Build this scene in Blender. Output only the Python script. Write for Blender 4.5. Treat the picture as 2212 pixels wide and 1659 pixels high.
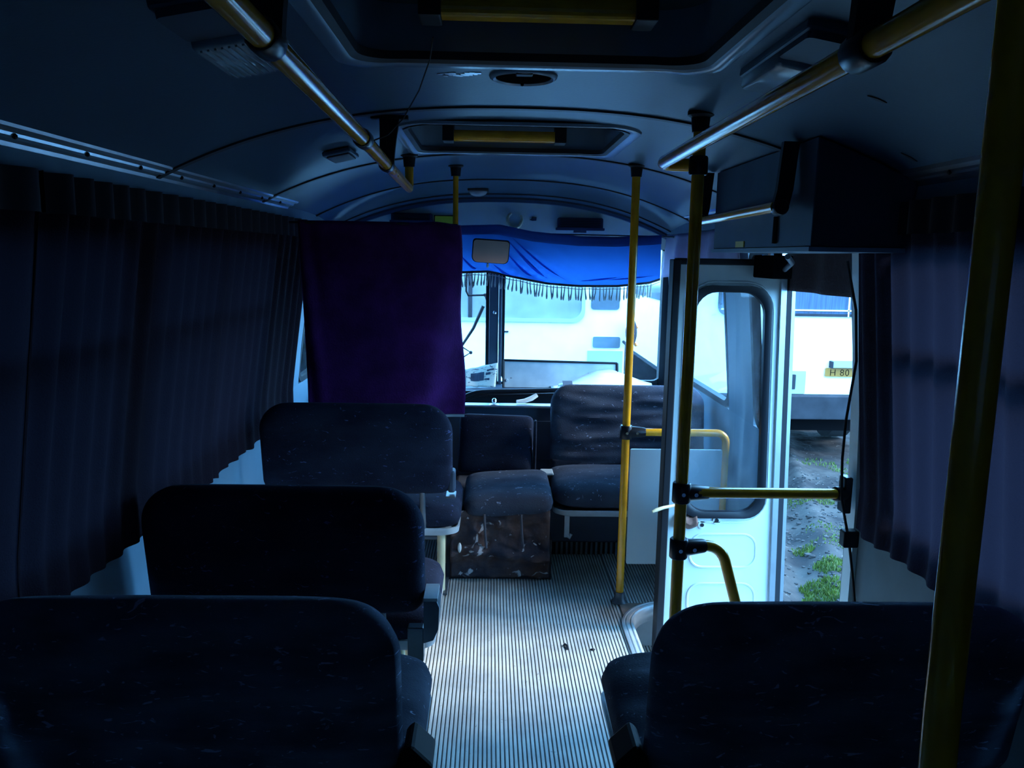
import bpy, math, random
from math import sin, cos, pi, radians, sqrt
from mathutils import Vector, Matrix, noise
random.seed(7)

# ------------------------------------------------------------------ clearing
for o in list(bpy.data.objects):
    bpy.data.objects.remove(o)
SC = bpy.context.scene
COL = SC.collection

# ------------------------------------------------------------------ camera
cam_d = bpy.data.cameras.new('camera')
cam_d.sensor_width = 36.0
cam_d.lens = 1750.0 / 2212.0 * 36.0
cam_d.clip_start = 0.02
cam = bpy.data.objects.new('camera', cam_d)
COL.objects.link(cam)
PITCH, YAW, ROLL = radians(9.047), radians(1.644), radians(1.0)
fw = Vector((sin(YAW) * cos(PITCH), cos(YAW) * cos(PITCH), -sin(PITCH)))
rt0 = Vector((cos(YAW), -sin(YAW), 0))
up0 = rt0.cross(fw)
rt = rt0 * cos(ROLL) + up0 * sin(ROLL)
up = -(rt0 * sin(ROLL) - up0 * cos(ROLL))
m = Matrix((rt, up, -fw)).transposed().to_4x4()
m.translation = (0, 0, 1.55)
cam.matrix_world = m
SC.camera = cam

# ------------------------------------------------------------------ sky and exposure
world = bpy.data.worlds.new('overcast_sky')
SC.world = world
world.use_nodes = True
wn, wl = world.node_tree.nodes, world.node_tree.links
wn.clear()
w_out = wn.new('ShaderNodeOutputWorld')
w_bg = wn.new('ShaderNodeBackground')
w_bg.inputs['Color'].default_value = (0.18, 0.53, 1.0, 1)
w_bg.inputs['Strength'].default_value = 17.0
wl.new(w_bg.outputs[0], w_out.inputs[0])
# hazy sun standing to the right, slightly behind the bus
sun_d = bpy.data.lights.new('hazy_sun', 'SUN')
sun_d.energy = 6.0
sun_d.color = (1.0, 0.97, 0.90)
sun_d.angle = radians(22)
sun = bpy.data.objects.new('hazy_sun', sun_d)
COL.objects.link(sun)
sun.rotation_euler = Vector((-1.0, 0.04, -0.60)).to_track_quat('-Z', 'Y').to_euler()
SC.view_settings.view_transform = 'Standard'
SC.view_settings.look = 'None'
SC.view_settings.exposure = 0.0
SC.view_settings.gamma = 1.0
SC.view_settings.use_curve_mapping = False


# ------------------------------------------------------------------ materials
def mat(name, col, rough=0.6, metal=0.0, var=0.0, vscale=6.0, col2=None, bump=0.0, bscale=40.0,
        transl=None, tamt=0.0, sheen=0.0, spec=0.5, stretch=None, fleck=None, fscale=30.0, fthr=0.72):
    M = bpy.data.materials.new(name)
    M.use_nodes = True
    n, l = M.node_tree.nodes, M.node_tree.links
    b = n['Principled BSDF']
    b.inputs['Roughness'].default_value = rough
    b.inputs['Metallic'].default_value = metal
    b.inputs['Specular IOR Level'].default_value = spec
    if sheen:
        b.inputs['Sheen Weight'].default_value = sheen
        b.inputs['Sheen Roughness'].default_value = 0.4
        b.inputs['Sheen Tint'].default_value = (*[min(1, c * 6 + .2) for c in col], 1)
    tc = n.new('ShaderNodeTexCoord')
    vec = tc.outputs['Object']
    if stretch:
        mp = n.new('ShaderNodeMapping')
        mp.inputs['Scale'].default_value = stretch
        l.new(vec, mp.inputs['Vector'])
        vec = mp.outputs['Vector']
    csock = None
    if var > 0 or col2:
        c2 = col2 or tuple(c * (1 - var) for c in col)
        nz = n.new('ShaderNodeTexNoise')
        nz.inputs['Scale'].default_value = vscale
        nz.inputs['Detail'].default_value = 6
        l.new(vec, nz.inputs['Vector'])
        rp = n.new('ShaderNodeValToRGB')
        rp.color_ramp.elements[0].position = 0.35
        rp.color_ramp.elements[0].color = (*c2, 1)
        rp.color_ramp.elements[1].position = 0.65
        rp.color_ramp.elements[1].color = (*col, 1)
        l.new(nz.outputs['Fac'], rp.inputs['Fac'])
        csock = rp.outputs['Color']
    if fleck:
        nz2 = n.new('ShaderNodeTexNoise')
        nz2.inputs['Scale'].default_value = fscale
        nz2.inputs['Detail'].default_value = 3
        nz2.inputs['Distortion'].default_value = 1.2
        l.new(vec, nz2.inputs['Vector'])
        r2 = n.new('ShaderNodeValToRGB')
        r2.color_ramp.elements[0].position = fthr
        r2.color_ramp.elements[0].color = (0, 0, 0, 1)
        r2.color_ramp.elements[1].position = fthr + 0.05
        r2.color_ramp.elements[1].color = (1, 1, 1, 1)
        l.new(nz2.outputs['Fac'], r2.inputs['Fac'])
        mx = n.new('ShaderNodeMix')
        mx.data_type = 'RGBA'
        l.new(r2.outputs['Color'], mx.inputs['Factor'])
        if csock:
            l.new(csock, mx.inputs[6])
        else:
            mx.inputs[6].default_value = (*col, 1)
        mx.inputs[7].default_value = (*fleck, 1)
        csock = mx.outputs[2]
    if csock:
        l.new(csock, b.inputs['Base Color'])
    else:
        b.inputs['Base Color'].default_value = (*col, 1)
    if bump > 0:
        nb = n.new('ShaderNodeTexNoise')
        nb.inputs['Scale'].default_value = bscale
        nb.inputs['Detail'].default_value = 4
        l.new(vec, nb.inputs['Vector'])
        bp = n.new('ShaderNodeBump')
        bp.inputs['Strength'].default_value = bump
        bp.inputs['Distance'].default_value = 0.01
        l.new(nb.outputs['Fac'], bp.inputs['Height'])
        l.new(bp.outputs['Normal'], b.inputs['Normal'])
    if transl:
        t = n.new('ShaderNodeBsdfTranslucent')
        t.inputs['Color'].default_value = (*transl, 1)
        ms = n.new('ShaderNodeMixShader')
        ms.inputs['Fac'].default_value = tamt
        l.new(b.outputs[0], ms.inputs[1])
        l.new(t.outputs[0], ms.inputs[2])
        l.new(ms.outputs[0], n['Material Output'].inputs['Surface'])
    return M


def glass_mat(name, tint=(0.86, 0.93, 0.96), haze=0.05, dust=(0.6, 0.65, 0.7)):
    M = bpy.data.materials.new(name)
    M.use_nodes = True
    n, l = M.node_tree.nodes, M.node_tree.links
    n.remove(n['Principled BSDF'])
    tr = n.new('ShaderNodeBsdfTransparent')
    tr.inputs['Color'].default_value = (*tint, 1)
    gl = n.new('ShaderNodeBsdfGlossy')
    gl.inputs['Roughness'].default_value = 0.02
    fr = n.new('ShaderNodeFresnel')
    fr.inputs['IOR'].default_value = 1.45
    m1 = n.new('ShaderNodeMixShader')
    l.new(fr.outputs[0], m1.inputs['Fac'])
    l.new(tr.outputs[0], m1.inputs[1])
    l.new(gl.outputs[0], m1.inputs[2])
    df = n.new('ShaderNodeBsdfDiffuse')
    df.inputs['Color'].default_value = (*dust, 1)
    nz = n.new('ShaderNodeTexNoise')
    nz.inputs['Scale'].default_value = 9
    nz.inputs['Detail'].default_value = 8
    rp = n.new('ShaderNodeMapRange')
    rp.inputs['From Min'].default_value = 0.3
    rp.inputs['From Max'].default_value = 0.8
    rp.inputs['To Min'].default_value = haze * 0.4
    rp.inputs['To Max'].default_value = haze * 2
    l.new(nz.outputs['Fac'], rp.inputs['Value'])
    m2 = n.new('ShaderNodeMixShader')
    l.new(rp.outputs[0], m2.inputs['Fac'])
    l.new(m1.outputs[0], m2.inputs[1])
    l.new(df.outputs[0], m2.inputs[2])
    l.new(m2.outputs[0], n['Material Output'].inputs['Surface'])
    return M


MT = {
    'ceiling': mat('ceiling_paint', (0.034, 0.082, 0.138), 0.42, spec=0.6, var=0.12, vscale=3, bump=0.05, bscale=120),
    'header': mat('header_paint', (0.74, 0.78, 0.62), 0.5, var=0.15, vscale=4),
    'wall': mat('wall_panel', (0.20, 0.33, 0.42), 0.5, var=0.15, vscale=3),
    'wall_grimy': mat('grimy_wall_panel', (0.07, 0.11, 0.13), 0.6, var=0.3, vscale=4),  # darker tone of the wall colour, rear lower slab of the right wall
    'dark_panel': mat('dark_blue_panel', (0.035, 0.06, 0.10), 0.5, var=0.3, vscale=5),
    'black': mat('black_rubber', (0.010, 0.012, 0.017), 0.55, spec=0.3),
    'blackgloss': mat('black_plastic', (0.010, 0.012, 0.017), 0.32, spec=0.35),
    'batten': mat('batten_strip', (0.05, 0.055, 0.07), 0.5, var=0.4, vscale=8),
    'alu': mat('aluminium', (0.55, 0.60, 0.65), 0.32, metal=0.9, var=0.15, vscale=10),
    'dullblack': mat('dull_black_plastic', (0.008, 0.010, 0.014), 0.6, spec=0.12),
    'brightalu': mat('bright_edging', (0.72, 0.76, 0.78), 0.35, metal=0.3, var=0.15, vscale=10),
    'hatch': mat('hatch_plastic', (0.22, 0.30, 0.38), 0.22, var=0.1),
    'hatchlid': mat('hatch_lid', (0.16, 0.20, 0.20), 0.5, var=0.3, vscale=5),
    'yellow': mat('yellow_paint', (0.86, 0.40, 0.02), 0.14, var=0.22, vscale=14, fleck=(0.12, 0.07, 0.03), fscale=60, fthr=0.76),
    'cream': mat('cream_paint', (0.80, 0.72, 0.45), 0.35, var=0.2, vscale=8),
    'ridge': mat('floor_ridge', (0.66, 0.65, 0.60), 0.5, col2=(0.46, 0.47, 0.46), vscale=7, fleck=(0.16, 0.16, 0.16), fscale=45, fthr=0.70),
    'groove': mat('floor_groove', (0.12, 0.125, 0.13), 0.8, var=0.4, vscale=20),
    'fabric': mat('seat_fabric', (0.020, 0.027, 0.050), 0.9, col2=(0.010, 0.013, 0.028), vscale=5, bump=0.25, bscale=160, sheen=0.03, spec=0.1,
                  fleck=(0.07, 0.09, 0.20), fscale=34, fthr=0.66, stretch=(1, 1, 1.8)),
    'fabric_worn': mat('worn_seat_fabric', (0.062, 0.075, 0.105), 0.9, col2=(0.035, 0.042, 0.065), vscale=5, bump=0.25, bscale=160, sheen=0.06, spec=0.1,
                       fleck=(0.26, 0.30, 0.42), fscale=34, fthr=0.66, stretch=(1, 1, 1.8)),
    'fabric_pale': mat('faded_seat_fabric', (0.15, 0.19, 0.27), 0.9, col2=(0.07, 0.09, 0.14), vscale=5, bump=0.25, bscale=160, sheen=0.05, spec=0.1,
                       fleck=(0.40, 0.46, 0.70), fscale=26, fthr=0.64, stretch=(1, 1, 2.6)),  # seat fabric lightened in colour to make up for weak light
    'fabric_plain': mat('seat_fabric_side', (0.03, 0.037, 0.06), 0.9, var=0.4, vscale=12, bump=0.2, bscale=160, sheen=0.03, spec=0.1),
    'seatframe': mat('pale_seat_frame', (0.50, 0.56, 0.60), 0.35, var=0.2, vscale=12),
    'greymetal': mat('grey_metal', (0.14, 0.17, 0.20), 0.35, metal=0.4, var=0.25, vscale=14),
    'curtain': mat('dark_curtain', (0.020, 0.012, 0.018), 0.95, bump=0.3, bscale=220, transl=(0.16, 0.14, 0.24), tamt=0.006, spec=0.05),
    'curtain_r': mat('blue_grey_curtain', (0.030, 0.028, 0.050), 0.95, bump=0.3, bscale=220, transl=(0.2, 0.2, 0.35), tamt=0.02, spec=0.05),
    'curtain_rear': mat('rear_curtain', (0.03, 0.03, 0.05), 0.95, transl=(0.25, 0.25, 0.3), tamt=0.09),  # added translucent cloth, passes faint fill light onto the seat backs
    'curtain_head': mat('curtain_heading', (0.012, 0.012, 0.02), 0.95),
    'velvet': mat('purple_velvet', (0.075, 0.011, 0.105), 0.9, spec=0.1, var=0.5, vscale=7, bump=0.3, bscale=120, transl=(0.16, 0.012, 0.28), tamt=0.02, sheen=0.6),
    'valance': mat('blue_cloth', (0.03, 0.20, 0.80), 0.85, var=0.15, vscale=5, transl=(0.035, 0.20, 0.70), tamt=0.46),
    'valance2': mat('blue_cloth_doubled', (0.012, 0.09, 0.42), 0.85, var=0.15, vscale=5),
    'lilac': mat('lilac_cloth', (0.42, 0.40, 0.58), 0.9, var=0.25, vscale=5, transl=(0.35, 0.3, 0.42), tamt=0.15),
    'brownval': mat('brown_cloth', (0.05, 0.035, 0.045), 0.95, var=0.3, bump=0.4, bscale=90),
    'tassel': mat('tassel_thread', (0.34, 0.38, 0.40), 0.8),
    'doorpaint': mat('door_white_paint', (0.70, 0.76, 0.76), 0.4, col2=(0.58, 0.64, 0.64), vscale=3, fleck=(0.34, 0.27, 0.2), fscale=30, fthr=0.76),
    'whitepanel': mat('white_laminate', (0.40, 0.50, 0.54), 0.35, var=0.1, vscale=2, fleck=(0.2, 0.2, 0.2), fscale=60, fthr=0.79),
    'rust': mat('rusty_metal', (0.16, 0.08, 0.06), 0.7, var=0.5, vscale=30),
    'torn': mat('torn_brown_covering', (0.10, 0.062, 0.055), 0.85, spec=0.2, col2=(0.025, 0.028, 0.045), vscale=9, bump=0.8, bscale=25,
                fleck=(0.42, 0.40, 0.42), fscale=16, fthr=0.62),
    'quilt': mat('quilted_cover', (0.07, 0.075, 0.10), 0.8, var=0.4, vscale=10, bump=0.3, bscale=30),
    'wood': mat('bare_wood', (0.36, 0.24, 0.19), 0.8, var=0.35, vscale=20),
    'paper': mat('newsprint', (0.78, 0.80, 0.72), 0.8, fleck=(0.16, 0.18, 0.22), fscale=26, fthr=0.60, stretch=(1, 1, 3)),
    'papers_r': mat('white_paper_sheet', (0.82, 0.86, 0.88), 0.8, var=0.12, vscale=6),
    'ink': mat('printed_ink', (0.05, 0.06, 0.09), 0.8),
    'board': mat('scuffed_grey_board', (0.50, 0.56, 0.58), 0.7, col2=(0.36, 0.42, 0.46), vscale=7, fleck=(0.08, 0.09, 0.1), fscale=9, fthr=0.68),
    'mirror': mat('mirror_glass', (0.26, 0.17, 0.16), 0.08, metal=1.0),
    'brass': mat('worn_brass', (0.85, 0.75, 0.45), 0.35, metal=0.5, var=0.3, vscale=60),
    'sign': mat('yellow_sign', (0.85, 0.72, 0.04), 0.4),
    'diffuser': mat('lamp_diffuser', (0.34, 0.40, 0.45), 0.18, var=0.2, vscale=8),
    'residue': mat('sticker_residue', (0.9, 0.92, 0.95), 0.3, metal=0.9),
    'buspaint': mat('white_bus_paint', (0.86, 0.88, 0.88), 0.5, var=0.05),
    'busgrey': mat('grey_bumper', (0.034, 0.034, 0.040), 0.8, spec=0.05, var=0.3, vscale=6),
    'buswin': mat('bus_window_glass', (0.10, 0.14, 0.18), 0.08, var=0.5, vscale=2.5, spec=0.8),
    'buswin_pale': mat('pale_bus_glass', (0.30, 0.32, 0.32), 0.10, var=0.4, vscale=2.5, spec=0.8),
    'buscurt': mat('blue_bus_curtain', (0.05, 0.08, 0.14), 0.8, var=0.4, vscale=9, stretch=(6, 1, 0.3)),
    'buslamp': mat('pale_lamp_housing', (0.30, 0.36, 0.38), 0.4),
    'plate': mat('yellow_plate', (0.30, 0.115, 0.006), 0.5),
    'orange': mat('orange_lens', (0.8, 0.22, 0.05), 0.3),
    'underbody': mat('underbody_black', (0.006, 0.006, 0.007), 0.9, spec=0.0),
    'tyre': mat('tyre_rubber', (0.02, 0.02, 0.022), 0.9),
    'dirt': mat('damp_dirt', (0.052, 0.047, 0.044), 0.9, spec=0.05, col2=(0.020, 0.019, 0.02), vscale=3.5, bump=0.6, bscale=18,
                fleck=(0.12, 0.115, 0.11), fscale=22, fthr=0.66),
    'stone': mat('gravel_stone', (0.06, 0.056, 0.056), 0.85, spec=0.05, var=0.6, vscale=3),
    'grass': mat('grass_blade', (0.07, 0.11, 0.012), 0.7, col2=(0.035, 0.06, 0.008), vscale=9, transl=(0.07, 0.11, 0.01), tamt=0.2),
    'red': mat('red_plastic', (0.4, 0.02, 0.01), 0.4),
    'whiteplastic': mat('white_plastic', (0.75, 0.8, 0.8), 0.4),
    'glass': glass_mat('window_glass'),
    'doorglass': glass_mat('dusty_door_glass', (0.74, 0.86, 0.93), 0.07),
    'shaft': mat('chrome', (0.7, 0.74, 0.78), 0.2, metal=1.0),
}


# ------------------------------------------------------------------ mesh builder
class MB:
    def __init__(s):
        s.v, s.f, s.mi = [], [], []

    def add(s, vs, fs, mi=0):
        k = len(s.v)
        s.v += [tuple(p) for p in vs]
        s.f += [tuple(i + k for i in f) for f in fs]
        s.mi += [mi] * len(fs)
        return s

    def box(s, x0, x1, y0, y1, z0, z1, mi=0):
        vs = [(x, y, z) for z in (z0, z1) for y in (y0, y1) for x in (x0, x1)]
        fs = [(0, 2, 3, 1), (4, 5, 7, 6), (0, 1, 5, 4), (2, 6, 7, 3), (0, 4, 6, 2), (1, 3, 7, 5)]
        return s.add(vs, fs, mi)

    def obox(s, c, size, M, mi=0):
        hx, hy, hz = [q / 2 for q in size]
        vs = [Vector(c) + M @ Vector((x, y, z)) for z in (-hz, hz) for y in (-hy, hy) for x in (-hx, hx)]
        fs = [(0, 2, 3, 1), (4, 5, 7, 6), (0, 1, 5, 4), (2, 6, 7, 3), (0, 4, 6, 2), (1, 3, 7, 5)]
        return s.add(vs, fs, mi)

    def grid(s, nu, nv, fn, mi=0, close_u=False, close_v=False):
        k = []
        for j in range(nv + 1):
            for i in range(nu + 1):
                k.append(fn(i / nu, j / nv))
        fs = []
        w = nu + 1
        for j in range(nv):
            for i in range(nu):
                a = j * w + i
                fs.append((a, a + 1, a + w + 1, a + w))
        return s.add(k, fs, mi)

    def tube(s, path, r, n=12, mi=0, caps=True):
        P = [Vector(p) for p in path]
        rs = r if isinstance(r, (list, tuple)) else [r] * len(P)
        vs, fs = [], []
        t0 = (P[1] - P[0]).normalized()
        ref = Vector((0, 0, 1)) if abs(t0.z) < 0.9 else Vector((1, 0, 0))
        nrm = t0.cross(ref).normalized()
        for i, p in enumerate(P):
            if i == 0:
                t = t0
            elif i == len(P) - 1:
                t = (P[i] - P[i - 1]).normalized()
            else:
                t = ((P[i] - P[i - 1]).normalized() + (P[i + 1] - P[i]).normalized()).normalized()
            nrm = (nrm - t * nrm.dot(t)).normalized()
            bn = t.cross(nrm)
            for q in range(n):
                a = 2 * pi * q / n
                vs.append(p + (nrm * cos(a) + bn * sin(a)) * rs[i])
        for i in range(len(P) - 1):
            for q in range(n):
                a, b = i * n + q, i * n + (q + 1) % n
                fs.append((a, b, b + n, a + n))
        if caps:
            fs.append(tuple(range(n))[::-1])
            fs.append(tuple(range((len(P) - 1) * n, len(P) * n)))
        return s.add(vs, fs, mi)

    def prism(s, outline, ax, d0, d1, mi=0):
        """outline: 2-D points; ax: which axis is the depth ('x','y','z')"""
        def mk(p, d):
            return {'x': (d, p[0], p[1]), 'y': (p[0], d, p[1]), 'z': (p[0], p[1], d)}[ax]
        n = len(outline)
        vs = [mk(p, d0) for p in outline] + [mk(p, d1) for p in outline]
        fs = [tuple(range(n)), tuple(range(n, 2 * n))[::-1]] + [(i, i + n, (i + 1) % n + n, (i + 1) % n) for i in range(n)]
        return s.add(vs, fs, mi)

    def loops(s, loops, mi=0, cap=False, closed=True):
        n = len(loops[0])
        vs = [p for L in loops for p in L]
        fs = []
        for k in range(len(loops) - 1):
            for i in range(n if closed else n - 1):
                j = (i + 1) % n
                fs.append((k * n + i, k * n + j, (k + 1) * n + j, (k + 1) * n + i))
        if cap:
            fs.append(tuple((len(loops) - 1) * n + i for i in range(n)))
        return s.add(vs, fs, mi)

    def ball(s, c, r, nu=14, nv=8, sc=(1, 1, 1), mi=0):
        return s.grid(nu, nv, lambda u, v: (c[0] + r * sc[0] * cos(2 * pi * u) * sin(pi * v), c[1] + r * sc[1] * sin(2 * pi * u) * sin(pi * v),
                                            c[2] + r * sc[2] * cos(pi * v)), mi)

    def build(s, name, mats, parent=None, smooth=False, bevel=0.0, sub=0, thick=0.0):
        me = bpy.data.meshes.new(name)
        me.from_pydata(s.v, [], s.f)
        if not isinstance(mats, (list, tuple)):
            mats = [mats]
        for M in mats:
            me.materials.append(M)
        if len(mats) > 1:
            me.polygons.foreach_set('material_index', s.mi)
        me.validate()
        import bmesh
        bm = bmesh.new()
        bm.from_mesh(me)
        bmesh.ops.remove_doubles(bm, verts=bm.verts, dist=1e-6)
        bmesh.ops.recalc_face_normals(bm, faces=bm.faces)
        bm.to_mesh(me)
        bm.free()
        if smooth:
            me.polygons.foreach_set('use_smooth', [True] * len(me.polygons))
            try:
                me.set_sharp_from_angle(angle=radians(50))
            except Exception:
                pass
        o = bpy.data.objects.new(name, me)
        COL.objects.link(o)
        if parent:
            o.parent = parent
        if thick:
            md = o.modifiers.new('thickness', 'SOLIDIFY')
            md.thickness = thick
            md.offset = 0
        if bevel:
            md = o.modifiers.new('bevel', 'BEVEL')
            md.width = bevel
            md.segments = 2
            md.limit_method = 'ANGLE'
        if sub:
            md = o.modifiers.new('sub', 'SUBSURF')
            md.levels = md.render_levels = sub
        return o


def tag(o, label=None, cat=None, group=None, kind=None):
    if label:
        o['label'] = label
    if cat:
        o['category'] = cat
    if group:
        o['group'] = group
    if kind:
        o['kind'] = kind
    return o


def empty(name, loc=(0, 0, 0), label=None, cat=None, group=None, kind=None, rz=0.0):
    o = bpy.data.objects.new(name, None)
    o.location = loc
    o.rotation_euler = (0, 0, rz)
    o.empty_display_size = 0.05
    COL.objects.link(o)
    return tag(o, label, cat, group, kind)


def nz(x, y, z=0.0):
    return noise.noise(Vector((x, y, z)))


def lerp(a, b, t):
    return a + (b - a) * t


def poly(pts, x):
    """piecewise-linear interpolation"""
    if x <= pts[0][0]:
        return pts[0][1]
    for (a, b), (c, d) in zip(pts, pts[1:]):
        if x <= c:
            return lerp(b, d, (x - a) / (c - a))
    return pts[-1][1]


def rrect(x0, x1, y0, y1, r, n=6):
    """rounded rectangle outline; r one radius or four (x1y1, x0y1, x0y0, x1y0)"""
    R = r if isinstance(r, (list, tuple)) else [r] * 4
    out = []
    for k, (cx, cy, sx, sy) in enumerate(((x1, y1, -1, -1), (x0, y1, 1, -1), (x0, y0, 1, 1), (x1, y0, -1, 1))):
        q = R[k]
        for i in range(n + 1):
            a = pi / 2 * (k + i / n)
            out.append((cx + sx * q + q * cos(a), cy + sy * q + q * sin(a)))
    return out


# ------------------------------------------------------------------ the shell of the bus
XC, HALF = 0.08, 1.045
Y0, Y1 = -1.9, 5.27


def zc(x, y=0.0):
    u = min(1.0, abs(x - XC) / HALF)
    d = 0.085 * max(0.0, y - 4.3) ** 2
    return 1.755 + 0.215 * (1 - u ** 2.5) - d


def xl(z):
    return -1.09 + 0.125 * max(0, min(1, (z - 0.85) / 0.9))


def xr(z):
    return 1.21 - 0.09 * max(0, min(1, (z - 0.85) / 0.9))


# floor: ribbed covering, ridges and grooves in the mesh, open over the step well
fl = empty('floor', (0, 0, 0), kind='structure')
PIT = 0.0140


def ribs(x0, x1, y0, y1, z=0.0, wob=0.0):
    mb = MB()
    n = int((x1 - x0) / PIT)
    segs = max(2, int((y1 - y0) / 0.25))
    prof = []
    for i in range(n + 1):
        x = x0 + i * PIT
        prof += [(x, -0.0025, 1), (x + 0.0042, -0.0025, 0), (x + 0.0052, 0, 0), (x + 0.0130, 0, 0)]
    ys = [lerp(y0, y1, j / segs) for j in range(segs + 1)]
    w = len(prof)
    vs, fs, mi = [], [], []
    for y in ys:
        for (x, dz, k) in prof:
            vs.append((min(x, x1) + wob * nz(x * 2, y * 1.3), y, z + dz + 0.0015 * nz(x * 3, y * 3, 4)))
    for j in range(segs):
        for i in range(w - 1):
            a = j * w + i
            fs.append((a, a + 1, a + w + 1, a + w))
            mi.append(1 if i % 4 in (0,) else 0)
    mb.v, mb.f, mb.mi = vs, fs, mi
    return mb


ribs(-1.10, 0.60, Y0, 5.2, 0, 0.004).build('floor_covering', [MT['ridge'], MT['groove']], fl)
ribs(0.60, 1.22, Y0, 2.55, 0, 0.004).build('floor_covering', [MT['ridge'], MT['groove']], fl)
ribs(0.60, 1.22, 3.45, 5.2, 0.004, 0.02).build('floor_covering', [MT['ridge'], MT['groove']], fl)
b = MB()
b.box(-1.10, 0.60, Y0, 5.3, -0.06, -0.004).box(0.60, 1.22, Y0, 2.55, -0.06, -0.004).box(0.60, 1.22, 3.45, 5.3, -0.06, -0.004)
b.build('floor_board', MT['wood'], fl)

# step well below the door
sw = empty('floor_step', (0.6, 2.55, -0.4), kind='structure')
sw.name = 'floor_step_well'
ribs(0.0, 0.31, 0, 0.9, 0.2).build('step_tread', [MT['ridge'], MT['groove']], sw)
ribs(0.31, 0.63, 0, 0.9, 0.0).build('step_tread', [MT['ridge'], MT['groove']], sw)
b = MB()
b.box(-0.02, 0.0, 0, 0.9, 0.15, 0.394).box(0.0, 0.31, -0.02, 0, -0.05, 0.394).box(0.0, 0.63, 0.9, 0.92, -0.05, 0.394)
b.box(0.29, 0.31, 0, 0.9, -0.05, 0.194).box(0.0, 0.31, 0, 0.9, 0.17, 0.194).box(0.31, 0.63, 0, 0.9, -0.05, -0.006).box(0.31, 0.63, -0.02, 0, -0.05, 0.394)
b.build('riser', MT['board'], sw)
# rounded corner filler and the aluminium edging strip
R_ = 0.24
pts = [(0.60, 3.45)] + [(0.60 + R_ - R_ * cos(a), 3.45 - R_ + R_ * sin(a)) for a in [pi / 2 * (1 - i / 10) for i in range(11)]]
MB().prism(pts, 'z', -0.03, 0.003).build('floor_corner_board', MT['wood'], fl)
path = [(0.60, 2.55)] + [(0.60, 2.55 + i * 0.1) for i in range(1, 7)] + \
       [(0.60 + R_ - R_ * cos(a), 3.45 - R_ + R_ * sin(a)) for a in [pi / 2 * i / 12 for i in range(13)]] + [(0.9, 3.45), (1.2, 3.45)]
prof = [(-0.022, 0.001), (-0.021, 0.008), (-0.012, 0.011), (-0.010, 0.007), (-0.004, 0.007), (-0.002, 0.012), (0.008, 0.012), (0.010, 0.007),
        (0.016, 0.007), (0.018, 0.012), (0.026, 0.010), (0.030, 0.0), (0.032, -0.05)]
lp = []
for i, p in enumerate(path):
    q0, q1 = path[max(0, i - 1)], path[min(len(path) - 1, i + 1)]
    t = Vector((q1[0] - q0[0], q1[1] - q0[1], 0)).normalized()
    nr = Vector((t.y, -t.x, 0))
    lp.append([Vector((p[0], p[1], z)) + nr * d for d, z in prof])
tag(MB().loops(lp, closed=False).build('step_edging', MT['brightalu'], smooth=True, thick=0.002),
    'ribbed aluminium edging strip curving round the step well corner', 'edging')


# side walls, built of a sill panel, a head panel and posts, leaving the window openings
def wall_side(name, xf, sgn, openings, skip=()):
    w = empty(name, (0, 0, 0), kind='structure')
    T = 0.035 * sgn

    def slab(y0, y1, z0, z1, nm='wall_panel', M=None, par=w):
        zs = [z0 + (z1 - z0) * i / 4 for i in range(5)]
        a = [[(xf(z), y, z) for z in zs] for y in (y0, y1)]
        c = [[(xf(z) + T, y, z) for z in zs] for y in (y0, y1)]
        loop0 = a[0] + c[0][::-1]
        loop1 = a[1] + c[1][::-1]
        mb = MB()
        n = len(loop0)
        mb.loops([loop0, loop1])
        for L in (loop0, loop1):
            k = len(mb.v)
            mb.v += [tuple(p) for p in L]
            for i in range(4):
                mb.f.append((k + i, k + i + 1, k + n - 2 - i, k + n - 1 - i))
                mb.mi.append(0)
        return mb.build(nm, M or MT['wall'], par)
    return w, slab


wl_, slabL = wall_side('wall_left', xl, -1, ())
winL = [(0.85, 2.25), (2.38, 3.68)]
slabL(Y0, 5.3, -0.3, 0.80)
slabL(Y0, 3.85, 1.62, 1.80)
slabL(3.85, 5.3, 1.46, 1.80)
ed = [Y0] + [q for w in winL for q in w] + [4.60]
for i in range(0, len(ed), 2):
    slabL(ed[i], ed[i + 1], 0.80, 1.62)
slabL(5.2, 5.3, 0.80, 1.62)

wr_, slabR = wall_side('wall_right', xr, 1, ())
winR = [(0.85, 2.25)]
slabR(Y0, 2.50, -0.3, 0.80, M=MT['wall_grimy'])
slabR(Y0, 2.50, 1.62, 1.80)
slabR(2.50, 3.60, 1.60, 1.80)
slabR(3.60, 5.3, 1.66, 1.80)
slabR(3.27, 5.3, -0.3, 0.80)
ed = [Y0] + [q for w in winR for q in w] + [2.50]
for i in range(0, len(ed), 2):
    slabR(ed[i], ed[i + 1], 0.80, 1.62)
slabR(3.60, 3.98, 0.80, 1.66)
slabR(3.27, 3.31, 0.80, 1.62)
slabR(5.15, 5.3, 0.80, 1.66)


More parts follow.
